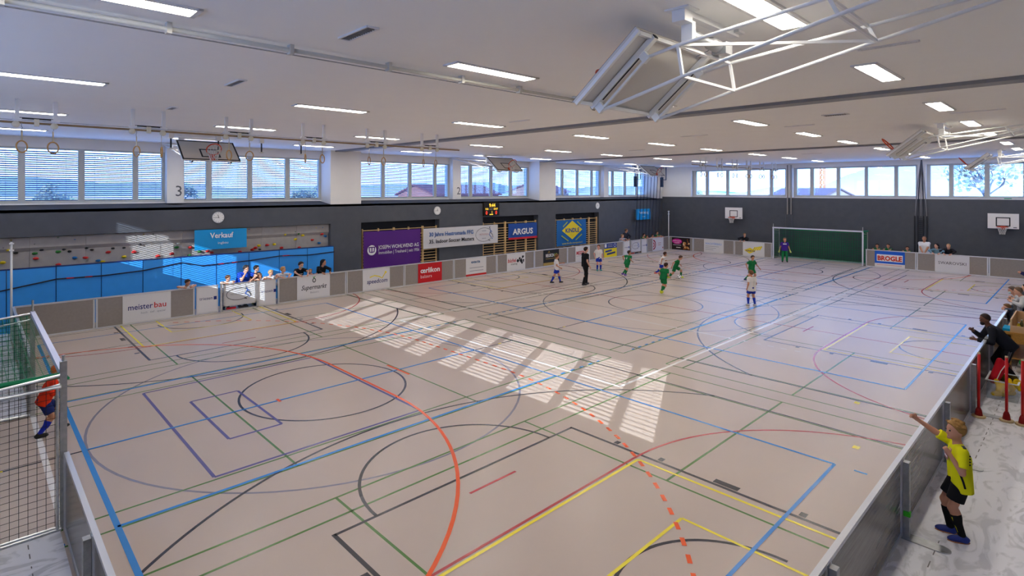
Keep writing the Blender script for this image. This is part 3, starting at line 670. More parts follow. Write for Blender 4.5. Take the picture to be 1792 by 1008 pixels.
# ------------------------------------------------------------------ perimeter boards
M_BPAN = mat('board_grey_panel', srgb(150, 142, 136), 0.35, 0, 0.4, 0.05, 12)
M_BACK = mat('board_back_panel', srgb(122, 115, 108), 0.22, 0, 0.5, 0.2, 7, stretch=(.25, .25, 5))
ZB = 1.024
def seg(kind, a, c, plane, label, posts=(1, 1), panel=True):
    """kind L: along x, front -y (back +y) ; R: along x, front +y ; F: along y, front -x ; N: along y, front +x"""
    ax = 'x' if kind in 'LR' else 'y'; fr = {'L': -1, 'R': 1, 'F': -1, 'N': 1}[kind]; a, c = min(a, c), max(a, c)
    loc = ((a + c) / 2, plane, 0) if ax == 'x' else (plane, (a + c) / 2, 0)
    t = thing('perimeter_board', label, 'board', loc, group='perimeter boards around the pitch')
    P = lambda d: plane - fr * d      # d = distance behind the front
    def bx(b, p0, p1, d0, d1, z0, z1): wbx(b, ax, p0, p1, P(d0), P(d1), z0, z1)
    if panel:
        b = MB(); bx(b, a + .02, c - .02, .004, .03, .05, ZB - .04); b.build('panel', M_BPAN if kind in 'LF' else M_BACK, t)
    b = MB(); bx(b, a, c, -.012, .045, ZB - .045, ZB); b.build('top_rail', M_ALUW, t)
    if panel: b = MB(); bx(b, a, c, -.01, .045, .008, .055); b.build('bottom_rail', M_ALUW, t)
    for k, (e, s) in enumerate(((a, 1), (c, -1))):
        if posts[k]:
            b = MB(); bx(b, min(e + s * .012, e + s * .062), max(e + s * .012, e + s * .062), -.012, .05, .008, ZB - .02); b.build('end_post', M_ALUW, t)
    if kind in 'RN' :
        b = MB(); bx(b, a - .045, a + .045, .055, .12, .008, .98); b.build('rear_post', M_STEEL, t)
        b = MB(); n = 14; y0 = P(.05); pts = []
        for i in range(n + 1):
            q = -PI / 2 + PI * i / n; pts.append((a + .09 * math.sin(q), .42 + .12 * math.cos(q)))
        pts = [(a - .09, 0.02)] + pts + [(a + .09, 0.02)]
        V = [((p, P(d), .008) if ax == 'x' else (P(d), p, .008)) for p, d in pts]; b.prism(V, (0, 0, .012)); b.build('foot_plate', M_STEEL, t)
    return t
def ad(t, kind, plane, p0, p1, col, z0=.06, z1=ZB - .05, rough=.5):
    """banner glued on the front; p0->p1 left to right as seen from the pitch. returns (Face, banner)"""
    if kind == 'L': f = Face((p0, plane - .004, z0), (1, 0, 0))
    else: f = Face((plane - .004, p0, z0), (0, -1, 0))
    b = MB(); w = abs(p1 - p0); b.prism([f.p(0, 0, 0), f.p(w, 0, 0), f.p(w, z1 - z0, 0), f.p(0, z1 - z0, 0)], f.n * .006)
    return f, b.build('banner', flat(*col, rough), t), w
WH = (226, 224, 224); NAVY = flat(44, 48, 116); RED = flat(204, 36, 40); GREY = flat(150, 152, 160); BLK = flat(24, 24, 28); WHT = flat(244, 242, 242); YEL = flat(238, 214, 40); BLUE = flat(30, 96, 190)
LY0 = 22.0; PX = [.93, 2.93, 5.86, 8.83, 11.8, 14.77, 17.73, 20.7, 23.67, 26.64, 29.64, 32.6, 35.6, 38.6]
def logo(f, bn, x, y, w, h):
    """oval line with a small dribbling player figure at its right"""
    f.ring(x, y, w, h, .018, BLK, bn, .007, 20, 340)
    f.stroke([(x + w * .72, y + h * .9), (x + w * .8, y + h * .5), (x + w * 1.0, y + h * .35)], .03, BLUE, bn)
    f.disc(x + w * .72, y + h * 1.02, h * .14, BLK, bn); f.disc(x + w * .74, y + h * 1.02, h * .08, WHT, bn, .0085)
    f.stroke([(x + w * .8, y + h * .5), (x + w * .62, y - h * .05), (x + w * .9, y - h * .45)], .035, BLUE, bn)
    f.stroke([(x + w * .8, y + h * .3), (x + w * 1.05, y - h * .1), (x + w * 1.1, y - h * .5)], .03, BLK, bn)
    f.stroke([(x + w * .5, y - h * .8), (x + w * .75, y - h * .95)], .03, BLK, bn); f.disc(x + w * .98, y - h * .62, h * .09, BLUE, bn)
LB = ['plain grey perimeter board beside the near goal', 'grey perimeter board with white banner in blue and red lettering', None, 'grey perimeter board with white banner of black script and green leaf', 'grey perimeter board with white banner, yellow swoosh and navy lettering',
      'grey perimeter board with solid red banner', 'grey perimeter board with white banner and red bottom stripe', 'grey perimeter board with white banner of dark ball figures', 'grey perimeter board with black and gold banner', 'grey perimeter board with white banner and slanted red lettering',
      'grey perimeter board with blue and yellow banner', None, 'grey perimeter board with red ring banner at the far corner']
for i in range(13):
    a, c = PX[i], PX[i + 1]
    if LB[i] is None: continue
    t = seg('L', a, c, LY0, LB[i])
    if i == 1:
        f, bn, w = ad(t, 'L', LY0, 3.67, 5.09, WH); f.text('meister', .14, .42, .27, NAVY, bn, width=.72, bold=.01); f.text('bau', .9, .42, .27, RED, bn, width=.36, bold=.01); f.text('hoch . tief . spezial', .52, .26, .1, GREY, bn, width=.72)
    elif i == 3:
        f, bn, w = ad(t, 'L', LY0, 9.62, 11.04, WH); f.text('Supermarkt', .16, .36, .27, BLK, bn, width=1.1, shear=.35, bold=.008); f.ring(.72, .72, .06, .075, .03, BLK, bn); f.poly([(.66, .83), (.72, .86), (.78, .9), (.73, .81)], flat(72, 150, 60), bn); f.poly([(.72, .84), (.66, .9), (.7, .82)], flat(72, 150, 60), bn, .007); f.text('Balzers', .55, .2, .1, GREY, bn, width=.36)
    elif i == 4:
        f, bn, w = ad(t, 'L', LY0, 12.59, 13.98, WH); f.text('speedcom', .2, .28, .27, NAVY, bn, width=1.05, shear=.15, bold=.012)
        f.stroke([(.35, .56), (.6, .62), (.85, .55), (.98, .47), (1.15, .7)], .045, YEL, bn); f.disc(1.17, .72, .05, YEL, bn)
    elif i == 5:
        f, bn, w = ad(t, 'L', LY0, 15.55, 16.97, (206, 24, 32)); f.text('œrlikon', .13, .47, .34, WHT, bn, width=1.16, bold=.025); f.text('balzers', .13, .22, .22, flat(250, 220, 220), bn, width=.66)
    elif i == 6:
        f, bn, w = ad(t, 'L', LY0, 18.52, 19.93, WH); f.rect(0, 0, w, .1, flat(206, 40, 36), bn); f.text('exacta', .35, .66, .2, flat(40, 90, 140), bn, width=.62, bold=.03)
        for k in range(2): f.rect(.25, .4 - .16 * k, 1.2, .43 - .16 * k, GREY, bn)
    elif i == 7:
        f, bn, w = ad(t, 'L', LY0, 21.46, 22.91, WH); f.text('büchel', .05, .45, .3, flat(196, 30, 44), bn, width=.66, bold=.02, shear=.2); f.text('training', .3, .3, .16, BLK, bn, width=.5, shear=.2)
        for px, py, r in ((.85, .5, .09), (1.0, .62, .07), (1.12, .48, .1), (1.25, .7, .07), (1.3, .5, .06), (1.18, .36, .06)): f.disc(px, py, r, BLK, bn)
        f.stroke([(.75, .5), (1.0, .5), (1.35, .74)], .04, BLK, bn); f.stroke([(.95, .6), (1.15, .4), (1.35, .42)], .04, BLK, bn)
    elif i == 8:
        f, bn, w = ad(t, 'L', LY0, 24.44, 25.84, (28, 26, 24)); f.rect(0, 0, w, .17, flat(176, 150, 84), bn); f.text('REUSCH', .2, .5, .25, WHT, bn, width=.72, bold=.03); f.text('AG', .96, .5, .25, flat(150, 176, 60), bn, width=.26, bold=.03); f.rect(.2, .38, 1.2, .41, flat(170, 140, 80), bn); f.stroke([(.4, .74), (.5, .84), (.56, .72)], .03, flat(206, 160, 70), bn)
    elif i == 9:
        f, bn, w = ad(t, 'L', LY0, 27.41, 28.86, WH); f.text('MESSINA', .06, .42, .3, flat(196, 32, 44), bn, width=1.05, shear=.2, bold=.03); f.rect(.1, .32, .9, .34, GREY, bn)
    elif i == 10:
        f, bn, w = ad(t, 'L', LY0, 30.39, 31.81, (238, 216, 40)); f.rect(0, .58, w, .91, flat(34, 62, 140), bn); f.rect(.06, .66, .26, .88, WHT, bn, .009); f.rect(.4, .78, .95, .83, GREY, bn, .009); f.rect(.4, .67, .95, .72, GREY, bn, .009); f.ring(1.2, .75, .12, .1, .03, WHT, bn, .009)
        f.text('SALE', .12, .34, .24, flat(34, 62, 140), bn, width=.7, shear=.3, bold=.05) if False else None
        f.stroke([(.12, .38), (.85, .44)], .12, flat(34, 62, 140), bn); f.stroke([(.3, .2), (1.25, .28)], .12, flat(40, 60, 120), bn)
    elif i == 12:
        f, bn, w = ad(t, 'L', LY0, 36.32, 37.83, (220, 220, 226)); f.ring(.06, .45, .32, .32, .11, flat(150, 34, 50), bn, .007, -88, 88); f.ring(.06, .45, .14, .14, .1, flat(180, 50, 60), bn, .007, -88, 88)
        f.rect(.7, .52, 1.15, .56, flat(190, 130, 140), bn); f.rect(.7, .38, 1.1, .42, flat(190, 130, 140), bn); f.rect(1.35, .12, 1.45, .22, flat(160, 40, 50), bn)
# two gates in the long side
M_GREYB = flat(150, 150, 154)
for gi, (a, c) in enumerate(((PX[2], PX[3]), (PX[11], PX[12]))):
    s = 'near the climbing wall' if gi == 0 else 'at the far corner'
    for k, (p0, p1, sd2) in enumerate(((a + .03, a + .78, 'left'), (c - .75, c - .06, 'right'))):
        t = seg('L', p0, p1, LY0, 'narrow white board with small blue square, %s of the gate %s' % (sd2, s))
        f, bn, w = ad(t, 'L', LY0, p0 + .05, p1 - .03, WH); f.text('triesen', .06, .46, .16, NAVY, bn, width=.44); f.rect(.54, .44, .64, .56, flat(40, 56, 140), bn)
    g0, g1 = a + .98, c - .85
    t = thing('pitch_gate', 'white gate panel with oval ball player logo %s' % s, 'gate', ((g0 + g1) / 2, LY0, 0), group='gates in the long boards')
    for x in (g0 - .1, g1 + .07): b = MB(); b.box(x - .035, x + .035, LY0 - .03, LY0 + .04, 0, ZB + .03); b.build('gate_post', M_ALU, t)
    b = MB()
    for z in (.2, ZB - .02): b.box(g0 - .03, g1 + .03, LY0 - .02, LY0 + .02, z - .02, z + .02)
    for x in (g0, g1): b.box(x - .03, x + .03, LY0 - .02, LY0 + .02, .18, ZB)
    b.build('gate_frame', M_ALU, t); b = MB(); b.box(g0, g1, LY0 - .004, LY0 + .006, .2, ZB - .03); pn = b.build('gate_panel', flat(214, 212, 212), t)
    f = Face((g0, LY0 - .006, .2), (1, 0, 0)); logo(f, pn, .5, .4, .42, .22); f.text('HESTROMADA', .22, .38, .08, GREY, pn, width=.5)
    b = MB(); b.box(g0 - .1, g1 + .1, LY0 - .03, LY0 + .03, .0, .05); b.build('threshold', M_ALU, t)
    for k, (x, cc) in enumerate(((g0 + .1, (196, 30, 40)), (g0 + .55, (40, 40, 46)))): b = MB(); b.box(x, x + .34, LY0 + .05, LY0 + .09, .05, .12); b.build('strap', flat(*cc), t)
# far end boards
FX = 38.6
for y0, y1, la in ((21.99, 20.03, 'far board with black and pink bakery banner beside the corner'), (20.03, 17.0, 'far board with white banner of faint blue lettering'), (17.0, 14.5, 'far board with yellow striped diamond banner left of the goal'), (9.2, 6.76, 'far board with blue banner and red lettering right of the goal'), (6.76, 3.72, 'far board with pale banner of thin capital letters'), (3.72, 1.735, 'plain grey far board at the right corner')):
    t = seg('F', y0, y1, FX, la)
    if y0 == 21.99:
        f, bn, w = ad(t, 'F', FX, 21.73, 20.28, (34, 22, 20)); f.disc(.42, .62, .4, flat(214, 40, 150), bn, ry=.2); f.text('weihnachts', .1, .62, .15, WHT, bn, .009, width=.62); f.text('markt', .22, .48, .14, WHT, bn, .009, width=.4); f.rect(.1, .33, .75, .37, flat(200, 190, 190), bn); f.rect(.35, .14, .7, .2, flat(220, 210, 205), bn)
        rr = random.Random(4)
        for k in range(26): f.disc(.95 + rr.random() * .42, .1 + rr.random() * .7, .05 + rr.random() * .05, flat(*rr.choice(((206, 140, 70), (236, 196, 140), (150, 84, 40), (244, 222, 180)))), bn, .007 + .0004 * k, n=8, t=.0003)
    elif y0 == 20.03:
        f, bn, w = ad(t, 'F', FX, 19.2, 17.75, WH); f.text('WACHTERBAU', .1, .55, .2, flat(150, 176, 226), bn, width=1.2, bold=.02)
        for k, z in enumerate((.42, .3, .18)): f.rect(.1, z, 1.1 - .2 * k, z + .025, GREY, bn)
    elif y0 == 17.0:
        f, bn, w = ad(t, 'F', FX, 16.41, 14.98, WH)
        f.poly([(.08, .36), (.45, .14), (.86, .32), (.5, .54)], YEL, bn)
        for k in range(4): x = .62 + .14 * k; f.poly([(x + .02, .38 + .02 * k), (x + .1, .34 + .02 * k), (x + .26, .58 + .03 * k), (x + .17, .62 + .03 * k)], YEL, bn, .007)
        f.text('KINDLE', .2, .28, .15, NAVY, bn, .009, width=.6, bold=.03)
    elif y0 == 9.2:
        f, bn, w = ad(t, 'F', FX, 8.74, 7.29, (30, 100, 214)); f.rect(0, 0, w, .2, flat(236, 232, 232), bn); f.rect(.1, .32, 1.35, .72, flat(244, 240, 240), bn, .007); f.text('BROGLE', .13, .38, .36, flat(214, 60, 34), bn, .009, width=1.18, bold=.045); f.rect(.1, .1, 1.3, .13, flat(214, 160, 150), bn, .009)
    elif y0 == 6.76:
        f, bn, w = ad(t, 'F', FX, 5.94, 4.48, (222, 222, 228)); f.text('SWAROVSKI', .14, .42, .22, flat(60, 60, 74), bn, width=1.18)
# right side boards (seen from behind) and near end boards
RY = 1.735
for i in range(1, 13):
    seg('R', PX[i], PX[i + 1], RY, 'grey right side board seen from behind, %s from the camera' % ORD[i - 1])
seg('R', .95, PX[1], RY, 'grey right side board at the near corner')
NXB = .94
for i, (y0, y1) in enumerate(((1.76, 4.4), (4.4, 6.95), (6.95, 9.3))): seg('N', y0, y1, NXB, 'grey near end board seen from behind, %s from the right side boards' % ORD[i])
for i, (y0, y1) in enumerate(((14.5, 17.0), (17.0, 19.5), (19.5, 22.0))): seg('N', y0, y1, NXB, 'grey near end board beyond the near goal, %s from the goal' % ORD[i])
# tall corner poles
for (x, y), la in (((.88, 22.02), 'tall slim white corner pole at the near left corner'), ((38.62, 22.02), 'tall slim pale corner pole at the far corner')):
    t = thing('corner_pole', la, 'pole', (x, y, 0)); b = MB(); b.tube([(x, y, 0), (x, y, 2.95)], .03, 10); b.build('pole', M_METALW, t, smooth=True)
    for z in (2.9, 2.7): b = MB(); b.box(x - .05, x + .06, y - .05, y + .05, z - .02, z + .02); b.build('clamp', M_METALW, t)

# ------------------------------------------------------------------ goals
M_GNET = mat('green_net', srgb(22, 132, 84), 0.8); M_KNET = mat('black_net', (.015, .015, .016), .8); M_BAR = mat('goal_bar', srgb(226, 226, 240), 0.4)
def net(p00, p10, p11, p01, step, r, sag=.0, sagv=(0, 0, -1)):
    b = MB(); A, B, Cc, D = [Vector(p) for p in (p00, p10, p11, p01)]; sv = Vector(sagv)
    nu = max(2, int((B - A).length / step)); nv = max(2, int((D - A).length / step))
    pt = lambda u, v: A.lerp(B, u).lerp(D.lerp(Cc, u), v) + sv * sag * math.sin(PI * u) * math.sin(PI * v)
    for i in range(nu + 1): b.tube([pt(i / nu, k / 8) for k in range(9)], r, 3)
    for j in range(nv + 1): b.tube([pt(k / 8, j / nv) for k in range(9)], r, 3)
    return b
def goal(x, s, lab, near):
    """opening faces s (+1: +x); posts at y 9.36 / 14.44"""
    t = thing('football_goal', lab, 'goal', (x, YM, 0)); Y0, Y1, H, Dp = 9.36, 14.44, 2.0, 1.0; xb = x - s * Dp
    for y in (Y0, Y1):
        b = MB(); b.box(x - .04, x + .035, y - .035, y + .035, .0, H + (.22 if near and y < 12 else .08)); b.build('post', M_STEEL if near else M_BAR, t)
        b = MB(); b.tube([(x, y, H + .04), (xb, y, H - .05)], .02, 8); b.tube([(x, y, H - .08), (xb, y, H - .2)], .016, 8); b.build('top_strut', M_ALU, t)
        b = MB(); b.tube([(xb, y, 0), (xb, y, H)], .025, 8); b.build('back_post', M_ALUW, t)
        b = MB(); b.tube([(x, y, .03), (xb, y, .03)], .025, 8); b.build('side_ground_tube', M_ALU, t)
        b = MB(); b.tube([(x, y, H + .08), (x, y, H + .3)], .018, 8); b.build('pole_tip', M_ALU, t)
    b = MB(); b.box(x - .035, x + .035, Y0 + .05, Y1 + .05, H, H + .08); b.build('crossbar', M_BAR, t)
    b = MB(); b.tube([(xb, Y0, .03), (xb, Y1, .03)], .035, 8); b.build('back_ground_tube', M_BAR, t)
    b = MB(); b.tube([(xb, Y0, H - .02), (xb, Y1, H - .02)], .02, 8); b.build('back_top_tube', M_ALU, t)
    st = .085 if near else .13; r = .0035 if near else .007
    net((xb, Y0, .03), (xb, Y1, .03), (xb, Y1, H), (xb, Y0, H), st, r, .12, (s, 0, -.2)).build('back_net', M_GNET, t, kind='stuff')
    net((x, Y0, H), (x, Y1, H), (xb, Y1, H), (xb, Y0, H), st, r, .12).build('roof_net', M_GNET, t, kind='stuff')
    for y in (Y0, Y1): net((x, y, .03), (xb, y, .03), (xb, y, H - .04), (x, y, H), st, r, .03, (0, 1, 0)).build('side_net', M_KNET if near else M_GNET, t, kind='stuff')
    if near:
        net((x, Y1 + .06, .5), (xb, Y1 + .06, .5), (xb, Y1 + .06, H), (x, Y1 + .06, H), .09, .004, .08, (0, 1, 0)).build('side_net', M_GNET, t, kind='stuff')
        b = MB(); b.tube([(x + .05, Y0 + (Y1 - Y0) * k / 24, H - .02 - .1 * abs(math.sin(2 * PI * k / 24))) for k in range(25)], .018, 6); b.build('net_cord', M_GNET, t)
        b = MB(); b.tube([(x - .02, Y0 + .08, H + .02), (xb, Y0 + .02, H + .03)], .035, 6); b.build('net_strap', M_GNET, t)
        b = MB(); b.box(xb, x, Y0 - .02, Y0 + .04, .0, .03); b.build('side_base', M_ALU, t)
        b = MB(); b.tube([(x - .03, Y0 - .05, H - .1), (xb, Y0 - .05, H - .12)], .022, 8); b.tube([(x - .03, Y0 - .05, .02), (xb, Y0 - .05, .02)], .02, 8); b.tube([(x - .07, Y0 - .05, .02), (x - .07, Y0 - .05, H - .1)], .018, 8); b.build('side_frame', M_ALU, t)
    else:
        b = MB(); b.tube([(xb + .02, Y0 + (Y1 - Y0) * k / 30, .05 + .03 * abs(math.sin(k))) for k in range(31)], .045, 6); b.build('net_cord', mat('pale_green_net', srgb(150, 214, 196), .8), t)
        b = MB(); b.tube([(x - .02, Y0 - .02, H + .05), (xb, Y0 - .02, H + .02)], .05, 6); b.build('net_strap', M_GNET, t)
    ln('white', x - s * 0.0, Y0, x, Y1, .09 if near else .06)
    return t
goal(.9, 1, 'near football goal with green and black nets and white bar', True)
goal(38.66, -1, 'far football goal with dense green net against the end wall', False)
# the green backdrop net is doubled by a fine catch net
b = MB(); b = net((39.62, 9.36, .04), (39.62, 14.44, .04), (39.62, 14.44, 2.0), (39.62, 9.36, 2.0), .075, .009, .05, (-1, 0, 0))
props(b.build('catch_net', mat('dark_green_net', srgb(16, 84, 66), .85)), 'fine dark green catch net hanging behind the far goal', 'net')

# ------------------------------------------------------------------ long wall: climbing wall, mats, bars, banners
M_CLIMB = mat('climbing_wall_grey', srgb(166, 161, 157), 0.85, 0, 0.2, 0.05, 5, 0.2, 70)
t = thing('climbing_wall', 'grey climbing wall with coloured holds above blue mats', 'climbing wall', (5.5, 23.72, 0))
for k in range(9): x = -1.58 + 1.49 * k; b = MB(); b.prism([(x, 23.74, 0), (x, 23.74, 2.5), (x, 23.66, 2.62), (x, 23.66, 2.96), (x, 23.86, 2.96), (x, 23.86, 0)], (1.485, 0, 0)); b.build('wall_panel', M_CLIMB, t)
HC = {'r': flat(208, 48, 46, .45), 'g': flat(44, 120, 52, .45), 'y': flat(226, 200, 30, .45), 'b': flat(34, 110, 176, .45), 'k': flat(36, 36, 38, .5), 'w': flat(216, 226, 226, .5)}
HW = [(0.75, 2.65, 'k'), (0.94, 2.88, 'y'), (0.88, 2.58, 'y'), (1.06, 2.47, 'k'), (1.52, 2.72, 'k'), (1.7, 2.52, 'k'), (1.54, 2.42, 'g'), (1.56, 2.25, 'r'), (0.74, 2.19, 'y'), (2.13, 2.9, 'g'), (2.14, 2.43, 'g'), (2.14, 2.0, 'r'), (2.29, 2.5, 'k'), (2.44, 2.42, 'k'), (2.58, 2.81, 'b'), (2.58, 2.19, 'b'), (2.91, 2.5, 'k'), (3.06, 2.43, 'k'), (2.88, 2.17, 'r'), (3.24, 2.04, 'b'), (3.37, 1.99, 'y'), (3.53, 2.31, 'r'), (3.67, 2.43, 'k'), (4.0, 2.43, 'k'), (4.01, 2.11, 'y'), (4.31, 2.26, 'r'), (4.49, 2.51, 'k'), (4.6, 2.87, 'y'), (4.9, 2.87, 'g'), (5.07, 2.05, 'r'), (5.39, 2.65, 'g'), (5.53, 2.1, 'r'), (5.69, 2.33, 'g'), (5.73, 2.47, 'w'), (6.15, 2.29, 'r'), (6.48, 2.11, 'g'), (6.78, 2.11, 'r'), (6.92, 2.04, 'r'), (6.13, 1.99, 'g'), (7.98, 1.99, 'r'), (8.47, 2.04, 'r'), (8.75, 2.19, 'y'), (8.61, 2.11, 'r'), (8.78, 2.03, 'k'), (9.08, 2.19, 'r'), (9.38, 2.2, 'y'), (9.7, 2.03, 'r'), (8.32, 2.88, 'b'), (9.83, 2.6, 'y'), (10.3, 2.36, 'y'), (10.27, 2.68, 'g'), (10.43, 2.6, 'g'), (10.63, 2.51, 'y'), (11.07, 2.29, 'r'), (11.22, 2.81, 'y'), (11.53, 2.81, 'b'), (11.53, 2.52, 'r'), (11.69, 2.42, 'b'), (11.39, 2.13, 'b'), (10.47, 1.99, 'r')]
rr = random.Random(8)
for x, z, k in HW:
    b = MB(); n = 9; big = .075 if k in 'rgyb' else .055
    ring = lambda r, d, e: [(x + r * rr.uniform(.75, 1.15) * math.cos(2 * PI * i / n) * 1.15, 23.735 - d, z + r * rr.uniform(.7, 1.1) * math.sin(2 * PI * i / n) * .75 + e) for i in range(n)]
    R0 = ring(big, -.01, 0); R1 = ring(big * .85, .045, .005); R2 = ring(big * .4, .075, .012)
    b.mesh(R0 + R1 + R2, [(i, (i + 1) % n, n + (i + 1) % n, n + i) for i in range(n)] + [(n + i, n + (i + 1) % n, 2 * n + (i + 1) % n, 2 * n + i) for i in range(n)] + [tuple(2 * n + i for i in range(n))])
    if z < 2.66 : pass
    b.build('climbing_hold', HC[k], t, smooth=True)
M_MATB = mat('blue_mat_vinyl', srgb(56, 156, 240), 0.5, 0, 0.4, 0.04, 3)
M_SEAM = flat(20, 44, 110)
for k in range(11):
    x = -.41 + 1.2245 * k - (0 if k else .3); x1 = -.41 + 1.2245 * (k + 1)
    if x1 > 11.86: break
    m_ = thing('wall_mat', 'upright blue gym mat below the climbing wall, %s from the left' % ORD[k], 'mat', ((x + x1) / 2, 23.3, 0), group='blue wall mats')
    b = MB(); b.box(x + .008, x1 - .008, 23.2, 23.42, 0, 2.0); b.build('mat_body', M_MATB, m_)
    b = MB(); b.box(x + .004, x1 - .004, 23.195, 23.425, 1.985, 2.008); b.box(x1 - .014, x1 - .006, 23.192, 23.2, 0, 2.0); b.build('seam', M_SEAM, m_)
t = thing('safety_strap', 'sagging dark strap with red sections across the blue mats', 'strap', (5.5, 23.17, 1.3)); SP = [(0.2, 1.28), (2.05, 1.59), (3.28, 1.57), (4.5, 1.63), (5.72, 1.80), (6.45, 1.62), (8.21, 1.67), (9.4, 1.76), (10.67, 1.70), (11.85, 1.75)]
b = MB(); b.tube([(x, 23.18, z) for x, z in SP], .022, 6); b.build('webbing', flat(24, 24, 52), t)
for x0, x1, z0, z1 in ((2.3, 2.5, 1.587, 1.583), (2.8, 3.0, 1.58, 1.575), (7.0, 7.2, 1.636, 1.64), (7.5, 7.7, 1.65, 1.655), (9.5, 9.8, 1.755, 1.75)): b = MB(); b.tube([(x0, 23.178, z0), (x1, 23.178, z1)], .0235, 6); b.build('red_section', flat(170, 30, 44), t)

# wall bars in three niches
rung_src = {}
def wall_bars(x0, x1, lab):
    t = thing('wall_bars', lab, 'wall bars', ((x0 + x1) / 2, 23.62, 0), group='wooden wall bars'); n = 5; w = (x1 - x0) / n
    for k in range(n + 1):
        x = x0 + w * k
        for s in ((-.025, .025) if 0 < k < n and k % 2 == 0 else (0,)): b = MB(); b.box(x + s - .018, x + s + .018, 23.58, 23.68, 0, 2.66); b.build('upright', M_WOOD, t)
    rs = None
    for k in range(n):
        for j in range(17):
            z = .12 + .145 * j if j < 16 else 2.58
            c = (x0 + w * (k + .5), 23.60, z)
            if rs is None:
                b = MB(); b.tube([(c[0] - w / 2, c[1], z), (c[0] + w / 2, c[1], z)], .02, 6); rs = b.build('rung', M_WOOD, t); base = Vector(c)
            else: link_copy(rs, 'rung', t, rs.location + Vector(c) - base)
    return t
wall_bars(13.5, 17.85, 'wooden wall bars partly behind the purple banner')
wall_bars(21.15, 25.52, 'wooden wall bars partly behind the blue and red banner')
wall_bars(27.4, 31.75, 'wooden wall bars beside the blue banner with the yellow diamond')
def wave_banner(name, x0, x1, z0, z1, col, label, y=23.5, amp=.012):
    t = thing(name, label, 'banner', ((x0 + x1) / 2, y, z0)); b = MB(); n, m_ = 24, 8; V = []; w = x1 - x0
    for j in range(m_ + 1):
        for i in range(n + 1):
            u, v = i / n, j / m_; V.append((x0 + w * u, y + amp * math.sin(u * 9 + v * 4) * math.sin(v * 3 + .4), z0 + (z1 - z0) * v))
    b.mesh(V, [(j * (n + 1) + i, j * (n + 1) + i + 1, (j + 1) * (n + 1) + i + 1, (j + 1) * (n + 1) + i) for j in range(m_) for i in range(n)])
    V2 = [(p[0], p[1] + .004, p[2]) for p in V]; b.mesh(V2, [(j * (n + 1) + i, (j + 1) * (n + 1) + i, (j + 1) * (n + 1) + i + 1, j * (n + 1) + i + 1) for j in range(m_) for i in range(n)])
    cl = b.build('cloth', mat('banner_%d_%d_%d' % col, srgb(*col), .5, 0, .4, .03, 2), t, smooth=True)
    return t, cl, Face((x0, y - amp - .008, z0), (1, 0, 0)), w, z1 - z0
t, cl, f, w, h = wave_banner('purple_banner', 13.5, 16.76, .8, 2.53, (86, 32, 128), 'large purple banner with white round logo on the wall bars', 23.5, .018)
f.disc(.42, .84, .24, WHT, cl); f.stroke([(.27, .97), (.3, .76), (.42, .74), (.54, .76), (.57, .97)], .05, flat(86, 32, 128), cl, .012); f.stroke([(.42, .74), (.42, .98)], .05, flat(86, 32, 128), cl, .012); f.stroke([(.24, .98), (.6, .98)], .05, flat(86, 32, 128), cl, .012)
f.text('JOSEPH WOHLWEND AG', .78, .86, .26, WHT, cl, width=2.36, bold=.006); f.text('Immobilien | Treuhand | seit 1956', .78, .62, .22, WHT, cl, width=2.36)
t, cl, f, w, h = wave_banner('white_banner', 16.87, 22.1, 1.49, 2.53, (216, 214, 216), 'long white banner with two text lines and an oval logo', 23.4, .008)
f.text('30 Jahre Hestromada FFG', .34, .62, .29, flat(40, 92, 160), cl, width=3.0, bold=.02); f.text('35. Indoor Soccer Masters', .34, .26, .27, flat(40, 40, 46), cl, width=3.05, bold=.02)
logo(f, cl, 4.15, .52, .62, .38)
for x in (16.9, 22.06): b = MB(); b.tube([(x, 23.40, 2.5), (x, 23.58, 2.56)], .006, 5); b.build('cord', M_STEEL, t)
if 1: pass; f.text('HESTROMADA', 3.8, .5, .12, flat(190, 130, 130), cl, width=.7); f.rect(4.0, .72, 4.3, .75, GREY, cl); f.rect(4.0, .3, 4.3, .33, GREY, cl)
t, cl, f, w, h = wave_banner('blue_banner', 23.07, 25.54, 1.57, 2.52, (28, 74, 156), 'blue banner with white capitals and red bottom stripe', 23.52, .008)
f.rect(0, 0, w, .12, flat(206, 36, 46), cl); f.text('ARGUS', .36, .3, .48, WHT, cl, width=1.75, bold=.03)
t, cl, f, w, h = wave_banner('diamond_banner', 27.4, 30.45, .88, 2.55, (22, 100, 170), 'blue banner with a yellow diamond on the wall bars', 23.52, .012)
f.poly([(.5, 1.0), (1.55, .38), (2.6, 1.0), (1.55, 1.62)], YEL, cl); f.text('KINDLE', .84, .86, .38, flat(22, 66, 140), cl, .011, width=1.42, bold=.03)
for (x0, y0, x1, y1) in ((.6, 1.25, 1.05, 1.55), (2.05, 1.55, 2.5, 1.25), (.45, .68, 1.15, .3), (1.9, .32, 2.55, .68)): f.stroke([(x0, y0), (x1, y1)], .07, flat(180, 190, 70), cl)
f.text('www.kindle-transporte.li', .5, .1, .18, YEL, cl, width=2.1)
